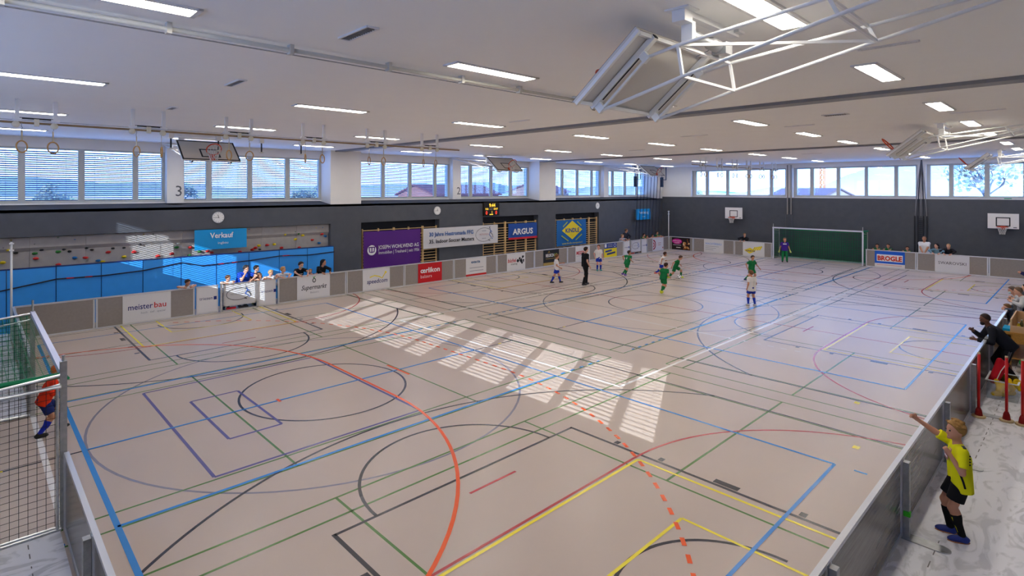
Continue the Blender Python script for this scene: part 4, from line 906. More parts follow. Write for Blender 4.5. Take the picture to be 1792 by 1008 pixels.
for nm, x0, x1, z0, z1, txt, sub, y, la in (('sales_banner', 6.21, 8.13, 2.2, 2.97, 'Verkauf', 'ingbau', 23.38, 'bright blue banner with white lettering above the blue mats'), ('rental_banner', 36.02, 38.0, 2.29, 3.1, 'Vermietung', 'ingbau', 23.2, 'small bright blue banner hanging in the far corner by the ropes')):
    t, cl, f, w, h = wave_banner(nm, x0, x1, z0, z1, (12, 150, 214), la, y, .004)
    if txt == 'Verkauf': f.text(txt, .55, .44, .29, WHT, cl, width=.86, bold=.02)
    else: f.text(txt, .38, .45, .29, WHT, cl, width=1.28, bold=.015)
    f.text(sub, .82, .2, .13, WHT, cl, width=.38)
    for x in (x0 + .05, x1 - .05): b = MB(); b.box(x - .01, x + .01, y + .002, 23.5, z1 - .04, z1 - .02); b.build('hook', M_STEEL, t)
# clocks
for i, (x, la) in enumerate(((7.08, 'round white wall clock above the blue banner'), (17.81, 'round white wall clock above the purple banner'), (31.66, 'round white wall clock at the far end of the wall'))):
    t = thing('wall_clock', la, 'clock', (x, 23.46, 3.43), group='wall clocks'); b = MB(); b.lathe((x, 23.5, 3.43), [(.215, 0), (.22, .02), (.22, .045), (.205, .05)], 32, (0, -1, 0)); b.build('case', flat(200, 200, 200), t, smooth=False)
    f = Face((x, 23.45, 3.43), (1, 0, 0)); f.disc(0, 0, .2, flat(236, 234, 230), t, .001, 'dial', n=32)
    for k in range(12): a = PI * k / 6; f.stroke([(.16 * math.sin(a), .16 * math.cos(a)), (.188 * math.sin(a), .188 * math.cos(a))], .012, BLK, t, .004, 'hour_mark')
    f.stroke([(.02, -.03), (-.02, .11)], .018, BLK, t, .005, 'hour_hand'); f.stroke([(.03, 0), (-.16, -.01)], .013, BLK, t, .006, 'minute_hand')
# scoreboard
t = thing('scoreboard', 'black electronic scoreboard with yellow and red digits', 'scoreboard', (21.6, 23.42, 3.05)); b = MB(); b.box(21.02, 22.2, 23.38, 23.5, 3.05, 3.82); b.build('case', flat(36, 26, 20), t)
f = Face((21.02, 23.378, 3.05), (1, 0, 0)); EY = mat('led_yellow', (.3, .2, 0), .5, emit=(1, .62, .05), es=1.3); ER = mat('led_red', (.3, .02, 0), .5, emit=(1, .05, .02), es=1.2)
f.rect(.03, .03, 1.15, .74, flat(20, 12, 8), t, .0, 'display'); f.text('9:44', .38, .5, .28, EY, t, .004, width=.48, bold=.03); f.text('FCB', .1, .34, .14, EY, t, .004, width=.22, bold=.03); f.text('GAST', .72, .34, .14, EY, t, .004, width=.34, bold=.03); f.rect(.38, .34, .66, .42, flat(120, 110, 110), t, .003, 'plate')
f.text('0', .12, .08, .28, ER, t, .004, bold=.03); f.text('0', .86, .08, .28, ER, t, .004, bold=.03); f.text('1', .56, .14, .18, EY, t, .004, bold=.03); f.rect(.42, .05, .68, .1, EY, t, .003, 'led_bar')
# climbing ropes in the far corner
M_DROPE = mat('dark_rope', srgb(36, 38, 52), .8)
t = thing('rope_track', 'dark ceiling track holding the climbing ropes in the far corner', 'rope track', (37.5, 23.0, 6.2)); b = MB(); b.box(35.3, 39.6, 22.95, 23.05, 6.18, 6.3); b.build('track', M_STEEL, t)
for i in range(8):
    x0 = 35.95 + .45 * i; x1 = 35.55 + .44 * i
    t = thing('climbing_rope', 'dark climbing rope in the far corner, %s from the left' % ORD[i], 'rope', (x0, 23.0, 0), group='climbing ropes'); b = MB(); b.tube([(x0 + .05, 23.0, 6.18), (x0, 22.98, 5.4), (x1, 22.9, 1.6), (x1 - .03, 22.9, .5)], .024, 6); b.build('rope', M_DROPE, t)
    b = MB(); b.tube([(x1 - .03, 22.9, .5), (x1 - .03, 22.9, .38)], .04, 8); b.build('end_cap', M_BLACK, t)
M_BLUEF = flat(30, 66, 110)
for i, x in enumerate((35.3, 38.9)):
    t = thing('rope_hoist', ('blue steel rope hoist under the ceiling, left of the ropes', 'blue steel rope hoist under the ceiling, right of the ropes')[i], 'hoist', (x, 22.6, 5.2)); b = MB()
    for dx in (-.35, .35): b.bar((x + dx, 22.6, 5.3), (x + dx, 22.6, 6.28), .05)
    b.bar((x - .35, 22.6, 5.3), (x + .35, 22.6, 5.3), .05); b.build('frame', M_BLUEF, t); b = MB(); b.box(x - .36, x - .2, 22.5, 22.7, 4.75, 5.5); b.build('counterweight', flat(20, 30, 52), t)
# far wall fittings: pipes and rope bundle
t = thing('wall_rails', 'pair of vertical steel rails on the far wall left of the goal', 'rails', (40.2, 14.0, 3.0))
for y in (14.1, 13.87): b = MB(); b.bar((40.19, y, 2.88), (40.19, y, 6.2), .06); b.build('rail', flat(150, 146, 142), t)
for y in (14.22, 13.82): b = MB(); b.bar((40.22, y, .0), (40.22, y, 2.85), .025); b.build('thin_rail', flat(104, 106, 114), t)
t = thing('rope_ladder', 'dark rope bundle and ladder track on the far wall right of the goal', 'ladder', (40.1, 6.82, 0))
for k in range(5): b = MB(); yb_ = 7.0 - .09 * k; b.tube([(40.1, 6.79 + (yb_ - 6.82) * .1, 6.25), (40.12, yb_, 4.6), (40.14, 6.82 + (yb_ - 6.82) * 1.5, 3.0)], [.02, .03, .012], 6); b.build('rope', M_DROPE if k % 2 else flat(140, 140, 146), t)
for y in (7.12, 6.96, 6.7, 6.54): b = MB(); b.bar((40.17, y, 0), (40.17, y, 3.02), .055); b.build('track', flat(34, 36, 46), t)
b = MB()
for k in range(24): b.box(40.13, 40.16, 6.72, 6.94, .2 + .115 * k, .23 + .115 * k)
b.build('rungs', flat(54, 60, 72), t, kind='stuff')
# small green emergency plate under the window
b = MB(); b.box(XF - .03, XF + .02, 2.95, 3.25, 4.03, 4.075); props(b.build('green_plate', flat(30, 150, 100)), 'small green plate on the sill of the right end window', 'sign')
# ------------------------------------------------------------------ people: smooth-union distance fields meshed with surface nets
def nets(prims, v, cuts=()):
    lo = np.array([1e9] * 3); hi = -lo
    for p in prims:
        c, r = p['bb']; lo = np.minimum(lo, c - r); hi = np.maximum(hi, c + r)
    lo = lo - 3 * v; n = np.ceil((hi + 3 * v - lo) / v).astype(int) + 1
    D = np.full(n, 1.0, np.float32); ax = [lo[i] + v * np.arange(n[i]) for i in range(3)]
    for p in prims:
        c, r = p['bb']; k = p['k']; i0 = np.maximum(((c - r - k - 2 * v - lo) / v).astype(int), 0); i1 = np.minimum(((c + r + k + 2 * v - lo) / v).astype(int) + 2, n)
        X, Y, Z = np.meshgrid(ax[0][i0[0]:i1[0]], ax[1][i0[1]:i1[1]], ax[2][i0[2]:i1[2]], indexing='ij'); P = np.stack([X, Y, Z], -1)
        d = p['f'](P); S = D[i0[0]:i1[0], i0[1]:i1[1], i0[2]:i1[2]]
        h = np.maximum(k - np.abs(S - d), 0) / max(k, 1e-6); S[...] = np.minimum(S, d) - h * h * k * .25
    if cuts:
        X, Y, Z = np.meshgrid(*ax, indexing='ij')
        for q, nn in cuts: D = np.maximum(D, ((X - q[0]) * nn[0] + (Y - q[1]) * nn[1] + (Z - q[2]) * nn[2]).astype(np.float32))
    ins = D < 0; cell = np.zeros([m - 1 for m in n], np.int8)
    for a in (0, 1):
        for b in (0, 1):
            for c in (0, 1): cell += ins[a:n[0] - 1 + a, b:n[1] - 1 + b, c:n[2] - 1 + c]
    act = np.argwhere((cell > 0) & (cell < 8))
    if len(act) == 0: return np.zeros((0, 3)), np.zeros((0, 4), int)
    acc = np.zeros((len(act), 3)); cnt = np.zeros(len(act))
    cor = [(a, b, c) for a in (0, 1) for b in (0, 1) for c in (0, 1)]
    for i, a in enumerate(cor):
        for b in cor[i + 1:]:
            if sum(abs(x - y) for x, y in zip(a, b)) != 1: continue
            da = D[act[:, 0] + a[0], act[:, 1] + a[1], act[:, 2] + a[2]]; db = D[act[:, 0] + b[0], act[:, 1] + b[1], act[:, 2] + b[2]]
            m = (da < 0) != (db < 0); t = np.where(m, da / np.where(m, da - db, 1), 0)
            pt = np.array(a)[None] + t[:, None] * (np.array(b) - np.array(a))[None]; acc += pt * m[:, None]; cnt += m
    V = (act + acc / cnt[:, None]) * v + lo
    idx = -np.ones(cell.shape, int); idx[act[:, 0], act[:, 1], act[:, 2]] = np.arange(len(act)); F = []
    for d in range(3):
        e = [0, 0, 0]; e[d] = 1; sl0 = tuple(slice(0, n[i] - e[i]) for i in range(3)); sl1 = tuple(slice(e[i], n[i]) for i in range(3))
        E_ = np.argwhere(ins[sl0] != ins[sl1]); u, w = [(1, 2), (2, 0), (0, 1)][d]
        E_ = E_[(E_[:, u] > 0) & (E_[:, w] > 0) & (E_[:, u] < n[u] - 1) & (E_[:, w] < n[w] - 1)]
        if len(E_) == 0: continue
        g = []
        for (su, sw) in ((-1, -1), (0, -1), (0, 0), (-1, 0)):
            q = E_.copy(); q[:, u] += su; q[:, w] += sw; g.append(idx[q[:, 0], q[:, 1], q[:, 2]])
        q = np.stack(g, 1); fl = ~ins[E_[:, 0], E_[:, 1], E_[:, 2]]; q[fl] = q[fl][:, ::-1]; F.append(q)
    F = np.concatenate(F); F = F[(F >= 0).all(1)]
    return V, F
def cone(a, b, ra, rb, k=.03, flat=False, fl0=False):
    a = np.array(a, float); b = np.array(b, float); ab = b - a; L2 = max(ab @ ab, 1e-9); u = ab / math.sqrt(L2)
    def f(P):
        t = np.clip(((P - a) @ ab) / L2, 0, 1); q = np.linalg.norm(P - a - t[..., None] * ab, axis=-1) - (ra + (rb - ra) * t)
        if flat: q = np.maximum(q, (P - b) @ u)
        if fl0: q = np.maximum(q, (a - P) @ u)
        return q.astype(np.float32)
    c = (a + b) / 2; r = np.abs(ab) / 2 + max(ra, rb)
    return {'f': f, 'bb': (c, r), 'k': k}
def ell(c, F3, rad, k=.02):
    """ellipsoid, F3 = 3x3 rows forward,left,up"""
    c = np.array(c, float); R = np.array(F3, float); rad = np.array(rad, float)
    def f(P):
        q = (P - c) @ R.T; k0 = np.linalg.norm(q / rad, axis=-1); k1 = np.linalg.norm(q / rad ** 2, axis=-1)
        return (k0 * (k0 - 1) / np.maximum(k1, 1e-6)).astype(np.float32)
    return {'f': f, 'bb': (c, np.full(3, rad.max())), 'k': k}
def rot3(yaw, pitch, roll=0):
    """rows: forward, left, up ; pitch>0 looks down"""
    cy, sy, cp, sp = math.cos(yaw), math.sin(yaw), math.cos(pitch), math.sin(pitch)
    f = np.array([cy * cp, sy * cp, -sp]); l = np.array([-sy, cy, 0.]); u = np.cross(f, l)
    if roll: c, s = math.cos(roll), math.sin(roll); l, u = l * c + u * s, u * c - l * s
    return np.stack([f, l, u])
def ik(a, c, l1, l2, hint):
    a = np.array(a, float); c = np.array(c, float); d = c - a; L = np.linalg.norm(d); mx = (l1 + l2) * .995
    if L > mx: c = a + d / L * mx; d = c - a; L = mx
    u = d / L; x = (l1 * l1 - l2 * l2 + L * L) / (2 * L); h = math.sqrt(max(l1 * l1 - x * x, 0)); w = np.array(hint, float); w = w - u * (w @ u); w = w / max(np.linalg.norm(w), 1e-6)
    return a + u * x + w * h, c
SKIN = {}
def skin(tone):
    cols = {'light': (222, 168, 142), 'tan': (200, 142, 112), 'dark': (112, 74, 58), 'pink': (226, 164, 144)}
    return mat('skin_' + tone, srgb(*cols[tone]), .55, 0, .35)
def cloth(c): return mat('cloth_%d_%d_%d' % c, srgb(*c), .85, 0, .2)
M_EYE = mat('eye_dark', (.02, .015, .012), .3); M_LIP = mat('lips', srgb(176, 96, 88), .5)
NP = [0]
def person(label, x, y, face, H, shirt, legs, hair, tone='light', feet=None, hands=None, hip=None, lean=0., side=0., head=(0., 0.), sleeve=.55, kind='shorts', socks=None, shoes=(30, 30, 34), v=.017, hs=None,
           curl=.6, hairlen=0, bald=False, z0=0., stout=1., group=None, elbows=None, extra=None, gloves=None, thick=1.0, loc_is_feet=True, hemf=.05, cap=None):
    """local frame: +x forward, +y left. feet/hands: dicts of (x,y,z) in units of H for 'l','r'"""
    hs = hs if hs else (1.0 if H > 1.6 else 1.16)
    T = thing('person', label, 'person', (x, y, z0), math.radians(face), group); NP[0] += 1
    S = lambda *p: np.array(p, float) * H
    hip = S(*(hip or (0, 0, .525))); la, sa = math.radians(lean), math.radians(side)
    up = np.array([math.sin(la), -math.sin(sa), math.cos(la) * math.cos(sa)]); up /= np.linalg.norm(up); lf = np.array([0, 1., 0]); lf = lf - up * (lf @ up); lf /= np.linalg.norm(lf); fw = np.cross(lf, up); TB = np.stack([fw, lf, up])
    nb = hip + up * .285 * H; chest = hip + up * .19 * H; waist = hip + up * .08 * H
    sh = {s: nb - up * .022 * H + lf * q * .100 * H * (stout * .3 + .7) for s, q in (('l', 1), ('r', -1))}
    hp = {s: hip + lf * q * .048 * H for s, q in (('l', 1), ('r', -1))}
    feet = dict({'l': (.02, .055, .042), 'r': (-.02, -.055, .042)}, **(feet or {})); hands = dict({'l': None, 'r': None}, **(hands or {}))
    kn, an, el, wr = {}, {}, {}, {}
    for s, q in (('l', 1), ('r', -1)):
        kn[s], an[s] = ik(hp[s], S(*feet[s]), .245 * H, .25 * H, fw + lf * q * .12 + np.array([0, 0, .05]))
        tgt = S(*hands[s]) if hands[s] is not None else sh[s] + S(.03, q * .045, -.30)
        hint = (elbows or {}).get(s); hint = np.array(hint, float) if hint is not None else (-fw * .8 + lf * q * .35 - np.array([0, 0, .5]))
        el[s], wr[s] = ik(sh[s], tgt, .165 * H, .15 * H, hint)
    hy, hpit = math.radians(head[0]), math.radians(head[1]); HB = rot3(hy, hpit)
    hc = nb + up * .035 * H + HB[2] * .072 * H * hs + HB[0] * .018 * H
    hp3 = lambda f_, l_, u_: hc + (HB[0] * f_ + HB[1] * l_ + HB[2] * u_) * H * hs
    tk = thick
    # ---- body (skin), one continuous surface
    B = [ell(hp3(0, 0, .012), HB, np.array([.056, .045, .058]) * H * hs, .01), ell(hp3(.010, 0, -.028), HB, np.array([.042, .034, .036]) * H * hs, .03),
         cone(hp3(.050, 0, .008), hp3(.0585, 0, -.012), .005 * H * hs, .0085 * H * hs, .012), ell(hp3(.046, 0, -.047), HB, np.array([.012, .014, .011]) * H * hs, .014),
         cone(nb - up * .02 * H, hc - HB[2] * .03 * H * hs, .034 * H * (.9 + .1 * tk), .031 * H, .02)]
    for q in (1, -1): B.append(ell(hp3(-.004, q * .046, -.004), HB, np.array([.013, .007, .019]) * H * hs, .006))
    for q in (1, -1): B.append(cone(hip + lf * q * .035 * H, chest + lf * q * .045 * H, .058 * H * tk, .06 * H * tk, .05))
    B.append(cone(sh['l'], sh['r'], .036 * H, .036 * H, .04))
    for s, q in (('l', 1), ('r', -1)):
        B += [cone(sh[s], el[s], .031 * H * tk, .024 * H * tk, .02), cone(el[s], wr[s], .0245 * H * tk, .0165 * H, .015)]
        B += [cone(hp[s], kn[s], .052 * H * tk, .034 * H, .03), cone(kn[s], an[s], .033 * H, .021 * H, .02)]
        cv_ = kn[s] + (an[s] - kn[s]) * .32 - fw * .010 * H; B.append(ell(cv_, rot3(0, 0), (.032 * H, .032 * H, .075 * H), .03))
        toe = an[s] + np.array([.07 * H, q * .01 * H, -.018 * H]); B.append(cone(an[s] - np.array([.01 * H, 0, .012 * H]), toe, .022 * H, .018 * H, .02))
        d = (wr[s] - el[s]) / max(np.linalg.norm(wr[s] - el[s]), 1e-6); B.append(cone(wr[s], wr[s] + d * .045 * H, .016 * H, .0195 * H, .012))
    V, F = nets(B, v)
    # fingers: separate bent chains rooted in the palm
    mb = MB(); mb.v = [tuple(p) for p in V]; mb.f = [tuple(int(i) for i in q) for q in F]; mb.mi = [0] * len(F)
    for s, q in (('l', 1), ('r', -1)):
        d = (wr[s] - el[s]); d /= np.linalg.norm(d); inn = np.array([0, -q, 0]) * .8 + np.array([0, 0, -.25]); pn = inn - d * (inn @ d); pn /= np.linalg.norm(pn); sd3 = np.cross(pn, d) * (1 if q > 0 else -1)
        for i, (o_, L) in enumerate(((.014, .040), (.005, .045), (-.004, .042), (-.013, .034))):
            p0 = wr[s] + d * .050 * H + sd3 * o_ * H; a1, a2 = curl * .7, curl * 1.6
            p1 = p0 + (d * math.cos(a1) + pn * math.sin(a1)) * L * .5 * H; p2 = p1 + (d * math.cos(a2) + pn * math.sin(a2)) * L * .45 * H
            mb.tube([p0 - d * .015 * H, p0, p1, p2], [.0065 * H, .0062 * H, .0056 * H, .0045 * H], 6)
        p0 = wr[s] + d * .018 * H + sd3 * .014 * H; p1 = p0 + (d * .7 + sd3 * .75) * .024 * H; p2 = p1 + (d * .85 + pn * .5) * .02 * H; mb.tube([p0 - sd3 * .008 * H, p0, p1, p2], [.008 * H, .0075 * H, .0068 * H, .0055 * H], 6)
    mb.m = 1
    for q in (1, -1): mb.ball(hp3(.0505, q * .019, .010), .0065 * H * hs, 8, 5)
    mb.m = 2; mb.ball(hp3(.0515, 0, -.030), .011 * H * hs, 8, 5, (.35, 1.1, .35)) if v < .02 else None
    bd = mb.build('body', [skin(tone), M_EYE, M_LIP], T, smooth=True, local=True)
    def piece(name, prims, m, cuts=(), vv=None, label=None):
        V, F = nets(prims, vv or v, cuts)
        if len(F) == 0: return None
        b = MB(); b.v = [tuple(p) for p in V]; b.f = [tuple(int(i) for i in q) for q in F]; b.mi = [0] * len(F)
        return b.build(name, m, T, label, smooth=True, local=True)
    # ---- clothing
    wd_ = .046 * H; hem = hip - up * hemf * H
    sp = []
    for q in (1, -1): sp += [cone(chest + lf * q * .048 * H, hem + lf * q * .050 * H, .071 * H * tk * stout, .073 * H * tk * stout, .05, True), cone(chest + lf * q * .04 * H, nb + lf * q * .035 * H - up * .035 * H, .068 * H * tk, .048 * H, .04)]
    sp.append(cone(sh['l'], sh['r'], .043 * H, .043 * H, .04)); cuts = [(hem, -up)]
    for s in 'lr':
        if sleeve <= 1: e = sh[s] + (el[s] - sh[s]) * sleeve * 1.25; sp.append(cone(sh[s], e, .042 * H, .043 * H, .02, True))
        else: sp += [cone(sh[s], el[s], .042 * H, .035 * H, .02), cone(el[s], wr[s] - (wr[s] - el[s]) * .06, .035 * H, .027 * H, .02, True)]
    sh_o = piece('shirt', sp, cloth(shirt))
    M_L = cloth(legs); pp = [cone(hp['l'], hp['r'], .064 * H * tk, .064 * H * tk, .04), cone(hip + lf * .035 * H - up * .01 * H, hip + lf * .035 * H + up * .05 * H, .06 * H * tk, .056 * H * tk, .04), cone(hip - lf * .035 * H - up * .01 * H, hip - lf * .035 * H + up * .05 * H, .06 * H * tk, .056 * H * tk, .04)]
    for s in 'lr':
        if kind == 'shorts': e = hp[s] + (kn[s] - hp[s]) * .72; pp.append(cone(hp[s], e, .064 * H * tk, .063 * H * tk, .02, True))
        else: pp += [cone(hp[s], kn[s], .060 * H * tk, .046 * H, .02), cone(kn[s], an[s] + (an[s] - kn[s]) * .02, .046 * H, .036 * H, .02, True)]
    piece('shorts' if kind == 'shorts' else 'trousers', pp, M_L)
    for s, q in (('l', 1), ('r', -1)):
        if socks: a_ = kn[s] + (an[s] - kn[s]) * .2; piece('sock', [cone(a_, an[s], .037 * H, .027 * H, .01, False, True), ell(kn[s] + (an[s] - kn[s]) * .34 - fw * .008 * H, rot3(0, 0), (.036 * H, .036 * H, .07 * H), .02)], cloth(socks), [(a_, (kn[s] - an[s]) / np.linalg.norm(kn[s] - an[s]))])
        c_ = an[s] + np.array([.030 * H, q * .006 * H, -.014 * H]); gz = an[s][2] - .042 * H
        piece('shoe', [ell(c_, rot3(q * .1, .06), (.082 * H, .031 * H, .030 * H), .02), cone(an[s] + np.array([0, 0, .005 * H]), an[s] + np.array([-.01 * H, 0, -.02 * H]), .028 * H, .03 * H, .02)], mat('shoe_%d_%d_%d' % shoes, srgb(*shoes), .45), [((0, 0, gz), (0, 0, -1))], vv=min(v, .013))
    if gloves:
        for s in 'lr':
            d = (wr[s] - el[s]) / np.linalg.norm(wr[s] - el[s]); piece('glove', [cone(wr[s] - d * .02 * H, wr[s] + d * .07 * H, .022 * H, .034 * H, .01)], cloth(gloves))
    # ---- hair
    if hair:
        hm = mat('hair_%d_%d_%d' % hair, srgb(*hair), .7, 0, .3, .25, 40); g = .9 if bald else 1.0
        hr = [ell(hp3(-.006, 0, .020), HB, np.array([.063, .054, .061]) * (.965 if bald else 1.03) * H * hs, .01)]
        if not bald: hr.append(ell(hp3(.012, .008, .052), HB, np.array([.045, .04, .026]) * H * hs, .02))
        if v < .012:
            rt = random.Random(3)
            for _ in range(34):
                a1, a2 = rt.uniform(-2.6, 2.6), rt.uniform(.1, 1.25); d_ = np.array([math.cos(a1) * math.sin(a2) - .15, math.sin(a1) * math.sin(a2), math.cos(a2)]); q_ = hp3(*(d_ * np.array([.062, .052, .062]) + np.array([-.004, 0, .022]))); e_ = hp3(*(d_ * np.array([.069, .058, .07]) + np.array([rt.uniform(-.004, .016), rt.uniform(-.01, .01), .02]))); hr.append(cone(q_, e_, .013 * H, .006 * H, .006))
        cuts = [(hp3(.026, 0, .032), HB[0] * .78 - HB[2] * .62)]
        if hairlen == 0: cuts.append((hp3(0, 0, -.030), -HB[2] * .9 + HB[0] * .43))
        if hairlen > 0: hr.append(cone(hp3(-.028, 0, .01), hp3(-.036, 0, -.05 - .05 * hairlen), .046 * H * hs, .038 * H * hs, .03)); cuts = [(hp3(.020, 0, .036), HB[0] * .9 - HB[2] * .42)]
        V, F = nets(hr, min(v, .015), cuts); b = MB(); b.v = [tuple(p) for p in V]; b.f = [tuple(int(i) for i in q) for q in F]; b.mi = [0] * len(F); b.build('hair', hm, T, smooth=True, local=True)
    if cap: piece('cap', [ell(hp3(-.003, 0, .030), HB, np.array([.066, .056, .056]) * H * hs, .01)], cloth(cap), [(hp3(0, 0, .018), -HB[2])])
    J = dict(hip=hip, nb=nb, chest=chest, sh=sh, el=el, wr=wr, kn=kn, an=an, up=up, lf=lf, fw=fw, hc=hc, HB=HB, H=H, hs=hs, hp3=hp3)
    if extra: extra(T, J)
    return T, J
def on_torso(T, J, side_, off_, txt=None, size=.2, col=(240, 240, 240), rect=None, up_=.0, lat=0.0, width=None):
    """flat print lying on the chest (side_=+1) or back (-1)"""
    H = J['H']; n = J['fw'] * side_; u = J['lf'] * -side_ * -1 if side_ < 0 else J['lf']; u = -J['lf'] if side_ < 0 else J['lf']
    u = np.cross(J['up'], n); O = J['chest'] + n * off_ * H + J['up'] * up_ * H + u * lat * H
    f = Face(O, u, J['up']); f2 = T
    save = OFF.get(T.name); OFF[T.name] = Vector((0, 0, 0))
    if txt: f.text(txt, 0, 0, size, cloth(col), T, .0, 'CENTER', width)
    if rect: f.rect(*rect, cloth(col), T, .0, 'print')
    OFF[T.name] = save
GREEN = (24, 112, 62); WHITE = (228, 224, 222); ROYAL = (30, 56, 170); DKH = (46, 32, 28); BRH = (98, 66, 46); BLH = (176, 136, 84)
PG = 'children playing on the pitch'
kid = dict(v=.018)
# --- players on the pitch (face: world heading in degrees)
RT = YAW - 90      # heading that runs to the right of the picture
person('boy in white shirt and blue shorts walking right behind the referee', 20.6, 17.7, RT + 8, 1.40, WHITE, ROYAL, (110, 72, 44), 'tan', feet={'l': (.16, .05, .042), 'r': (-.2, -.05, .06)}, hands={'l': (.25, .15, .68), 'r': (.1, -.16, .56)}, socks=ROYAL, shoes=(30, 28, 30), head=(5, 5), group=PG, v=.018)
person('referee in black kit standing on the pitch', 21.3, 16.5, RT + 25, 1.82, (22, 22, 26), (20, 20, 24), DKH, 'light', feet={'l': (.06, .05, .042), 'r': (-.09, -.05, .042)}, hands={'r': (.04, -.14, .50), 'l': (.14, .1, .52)}, kind='trousers', head=(-10, 4), v=.018)
person('boy in white shirt and blue shorts standing beside the yellow banner', 25.6, 18.9, -125, 1.43, WHITE, ROYAL, (110, 56, 36), 'pink', feet={'l': (.0, .08, .042), 'r': (.04, -.07, .042)}, hands={'l': (.08, .15, .5), 'r': (-.03, -.14, .53)}, socks=ROYAL, shoes=(60, 150, 150), head=(-25, 5), group=PG, v=.018)
def num4(T, J): on_torso(T, J, -1, .085, '4', .19, up_=-.07)
person('boy in green kit with white back number running', 25.1, 16.75, -8, 1.40, GREEN, GREEN, DKH, 'tan', feet={'l': (.0, .06, .042), 'r': (-.27, -.05, .12)}, hands={'l': (.06, .2, .62), 'r': (.14, -.17, .55)}, hip=(.03, 0, .48), lean=22, socks=GREEN, shoes=(110, 70, 170), head=(-45, -5), group=PG, extra=num4, v=.018)
person('boy in white shirt and blue shorts running behind the ball carrier', 26.7, 15.75, RT + 5, 1.34, WHITE, ROYAL, (70, 44, 36), 'tan', feet={'l': (.03, .05, .042), 'r': (-.2, -.05, .10)}, hands={'l': (.26, .1, .55), 'r': (.0, -.16, .5)}, hip=(.05, 0, .46), lean=28, socks=ROYAL, shoes=(230, 120, 100), head=(0, 5), group=PG, v=.018)
person('boy in green kit stretching a leg to the ball', 26.3, 14.62, RT - 30, 1.36, GREEN, GREEN, (84, 58, 40), 'tan', feet={'l': (.17, .15, .05), 'r': (-.26, -.16, .05)}, hands={'l': (.12, .2, .5), 'r': (-.08, -.2, .46)}, hip=(0, 0, .42), lean=24, socks=GREEN, shoes=(206, 220, 40), head=(5, 30), group=PG, v=.018)
person('boy in green kit with yellow shoes in front of the ball', 21.95, 12.8, RT + 35, 1.38, GREEN, GREEN, (62, 40, 32), 'tan', feet={'l': (.0, .05, .042), 'r': (-.15, -.05, .1)}, hands={'l': (.1, .17, .5), 'r': (.18, -.14, .52)}, hip=(.03, 0, .49), lean=18, socks=GREEN, shoes=(216, 224, 40), head=(-20, 8), group=PG, v=.018)
person('boy in green kit with arms out in the centre right', 27.9, 11.45, -115, 1.36, GREEN, GREEN, DKH, 'tan', feet={'l': (-.02, .10, .042), 'r': (-.12, -.18, .1)}, hands={'l': (.06, .3, .5), 'r': (.02, -.2, .52)}, hip=(0, 0, .48), lean=8, socks=GREEN, shoes=(30, 50, 110), head=(-15, 6), group=PG, v=.018)
person('boy in white shirt seen from behind in front of the green player', 22.15, 9.08, YAW + 10, 1.36, WHITE, ROYAL, (104, 70, 48), 'tan', feet={'l': (.02, .09, .042), 'r': (-.03, -.09, .042)}, hands={'l': (.02, .13, .5), 'r': (.1, -.13, .52)}, socks=ROYAL, shoes=(210, 206, 204), head=(12, 4), hemf=.1, group=PG, v=.016)
def gkp(T, J): on_torso(T, J, 1, .082, None, rect=(-.1, 0, .1, .05), up_=.03)
person('goalkeeper in purple shirt and green trousers before the far goal', 37.2, 13.22, 205, 1.50, (70, 40, 140), (24, 120, 70), (120, 84, 54), 'tan', feet={'l': (.0, .09, .042), 'r': (.0, -.08, .042)}, hands={'l': (.05, .2, .48), 'r': (.05, -.2, .48)}, kind='trousers', shoes=(26, 26, 30), gloves=(206, 214, 120), head=(20, 4), extra=gkp, stout=1.08, v=.02)
person('goalkeeper in orange-red shirt and blue socks inside the near goal', 1.02, 13.15, 5, 1.34, (236, 58, 26), (36, 48, 110), (226, 96, 40), 'tan', feet={'l': (.16, .05, .06), 'r': (-.10, -.06, .042)}, hands={'l': (.16, .12, .62), 'r': (.14, -.14, .66)}, socks=(36, 50, 170), shoes=(26, 26, 28), sleeve=2, lean=24, hip=(-.04, 0, .47), head=(-30, 5), v=.016)
# the ball
t = thing('football', 'white football with dark panels at the feet of the green player', 'ball', (26.17, 14.33, .11)); b = MB(); b.ball((0, 0, 0), .108, 20, 12); b.build('shell', WHT, t, smooth=True, local=True)
for k in range(12):
    ph = math.acos(1 - 2 * (k + .5) / 12); th = PI * (1 + 5 ** .5) * k; n_ = Vector((math.cos(th) * math.sin(ph), math.sin(th) * math.sin(ph), math.cos(ph))); a_ = n_.orthogonal().normalized(); c_ = n_.cross(a_)
    b = MB(); b.mesh([n_ * .112] + [n_ * .1065 + (a_ * math.cos(2 * PI * i / 5) + c_ * math.sin(2 * PI * i / 5)) * .034 for i in range(5)], [(0, 1 + i, 1 + (i + 1) % 5) for i in range(5)]); b.build('patch', BLK, t, local=True)

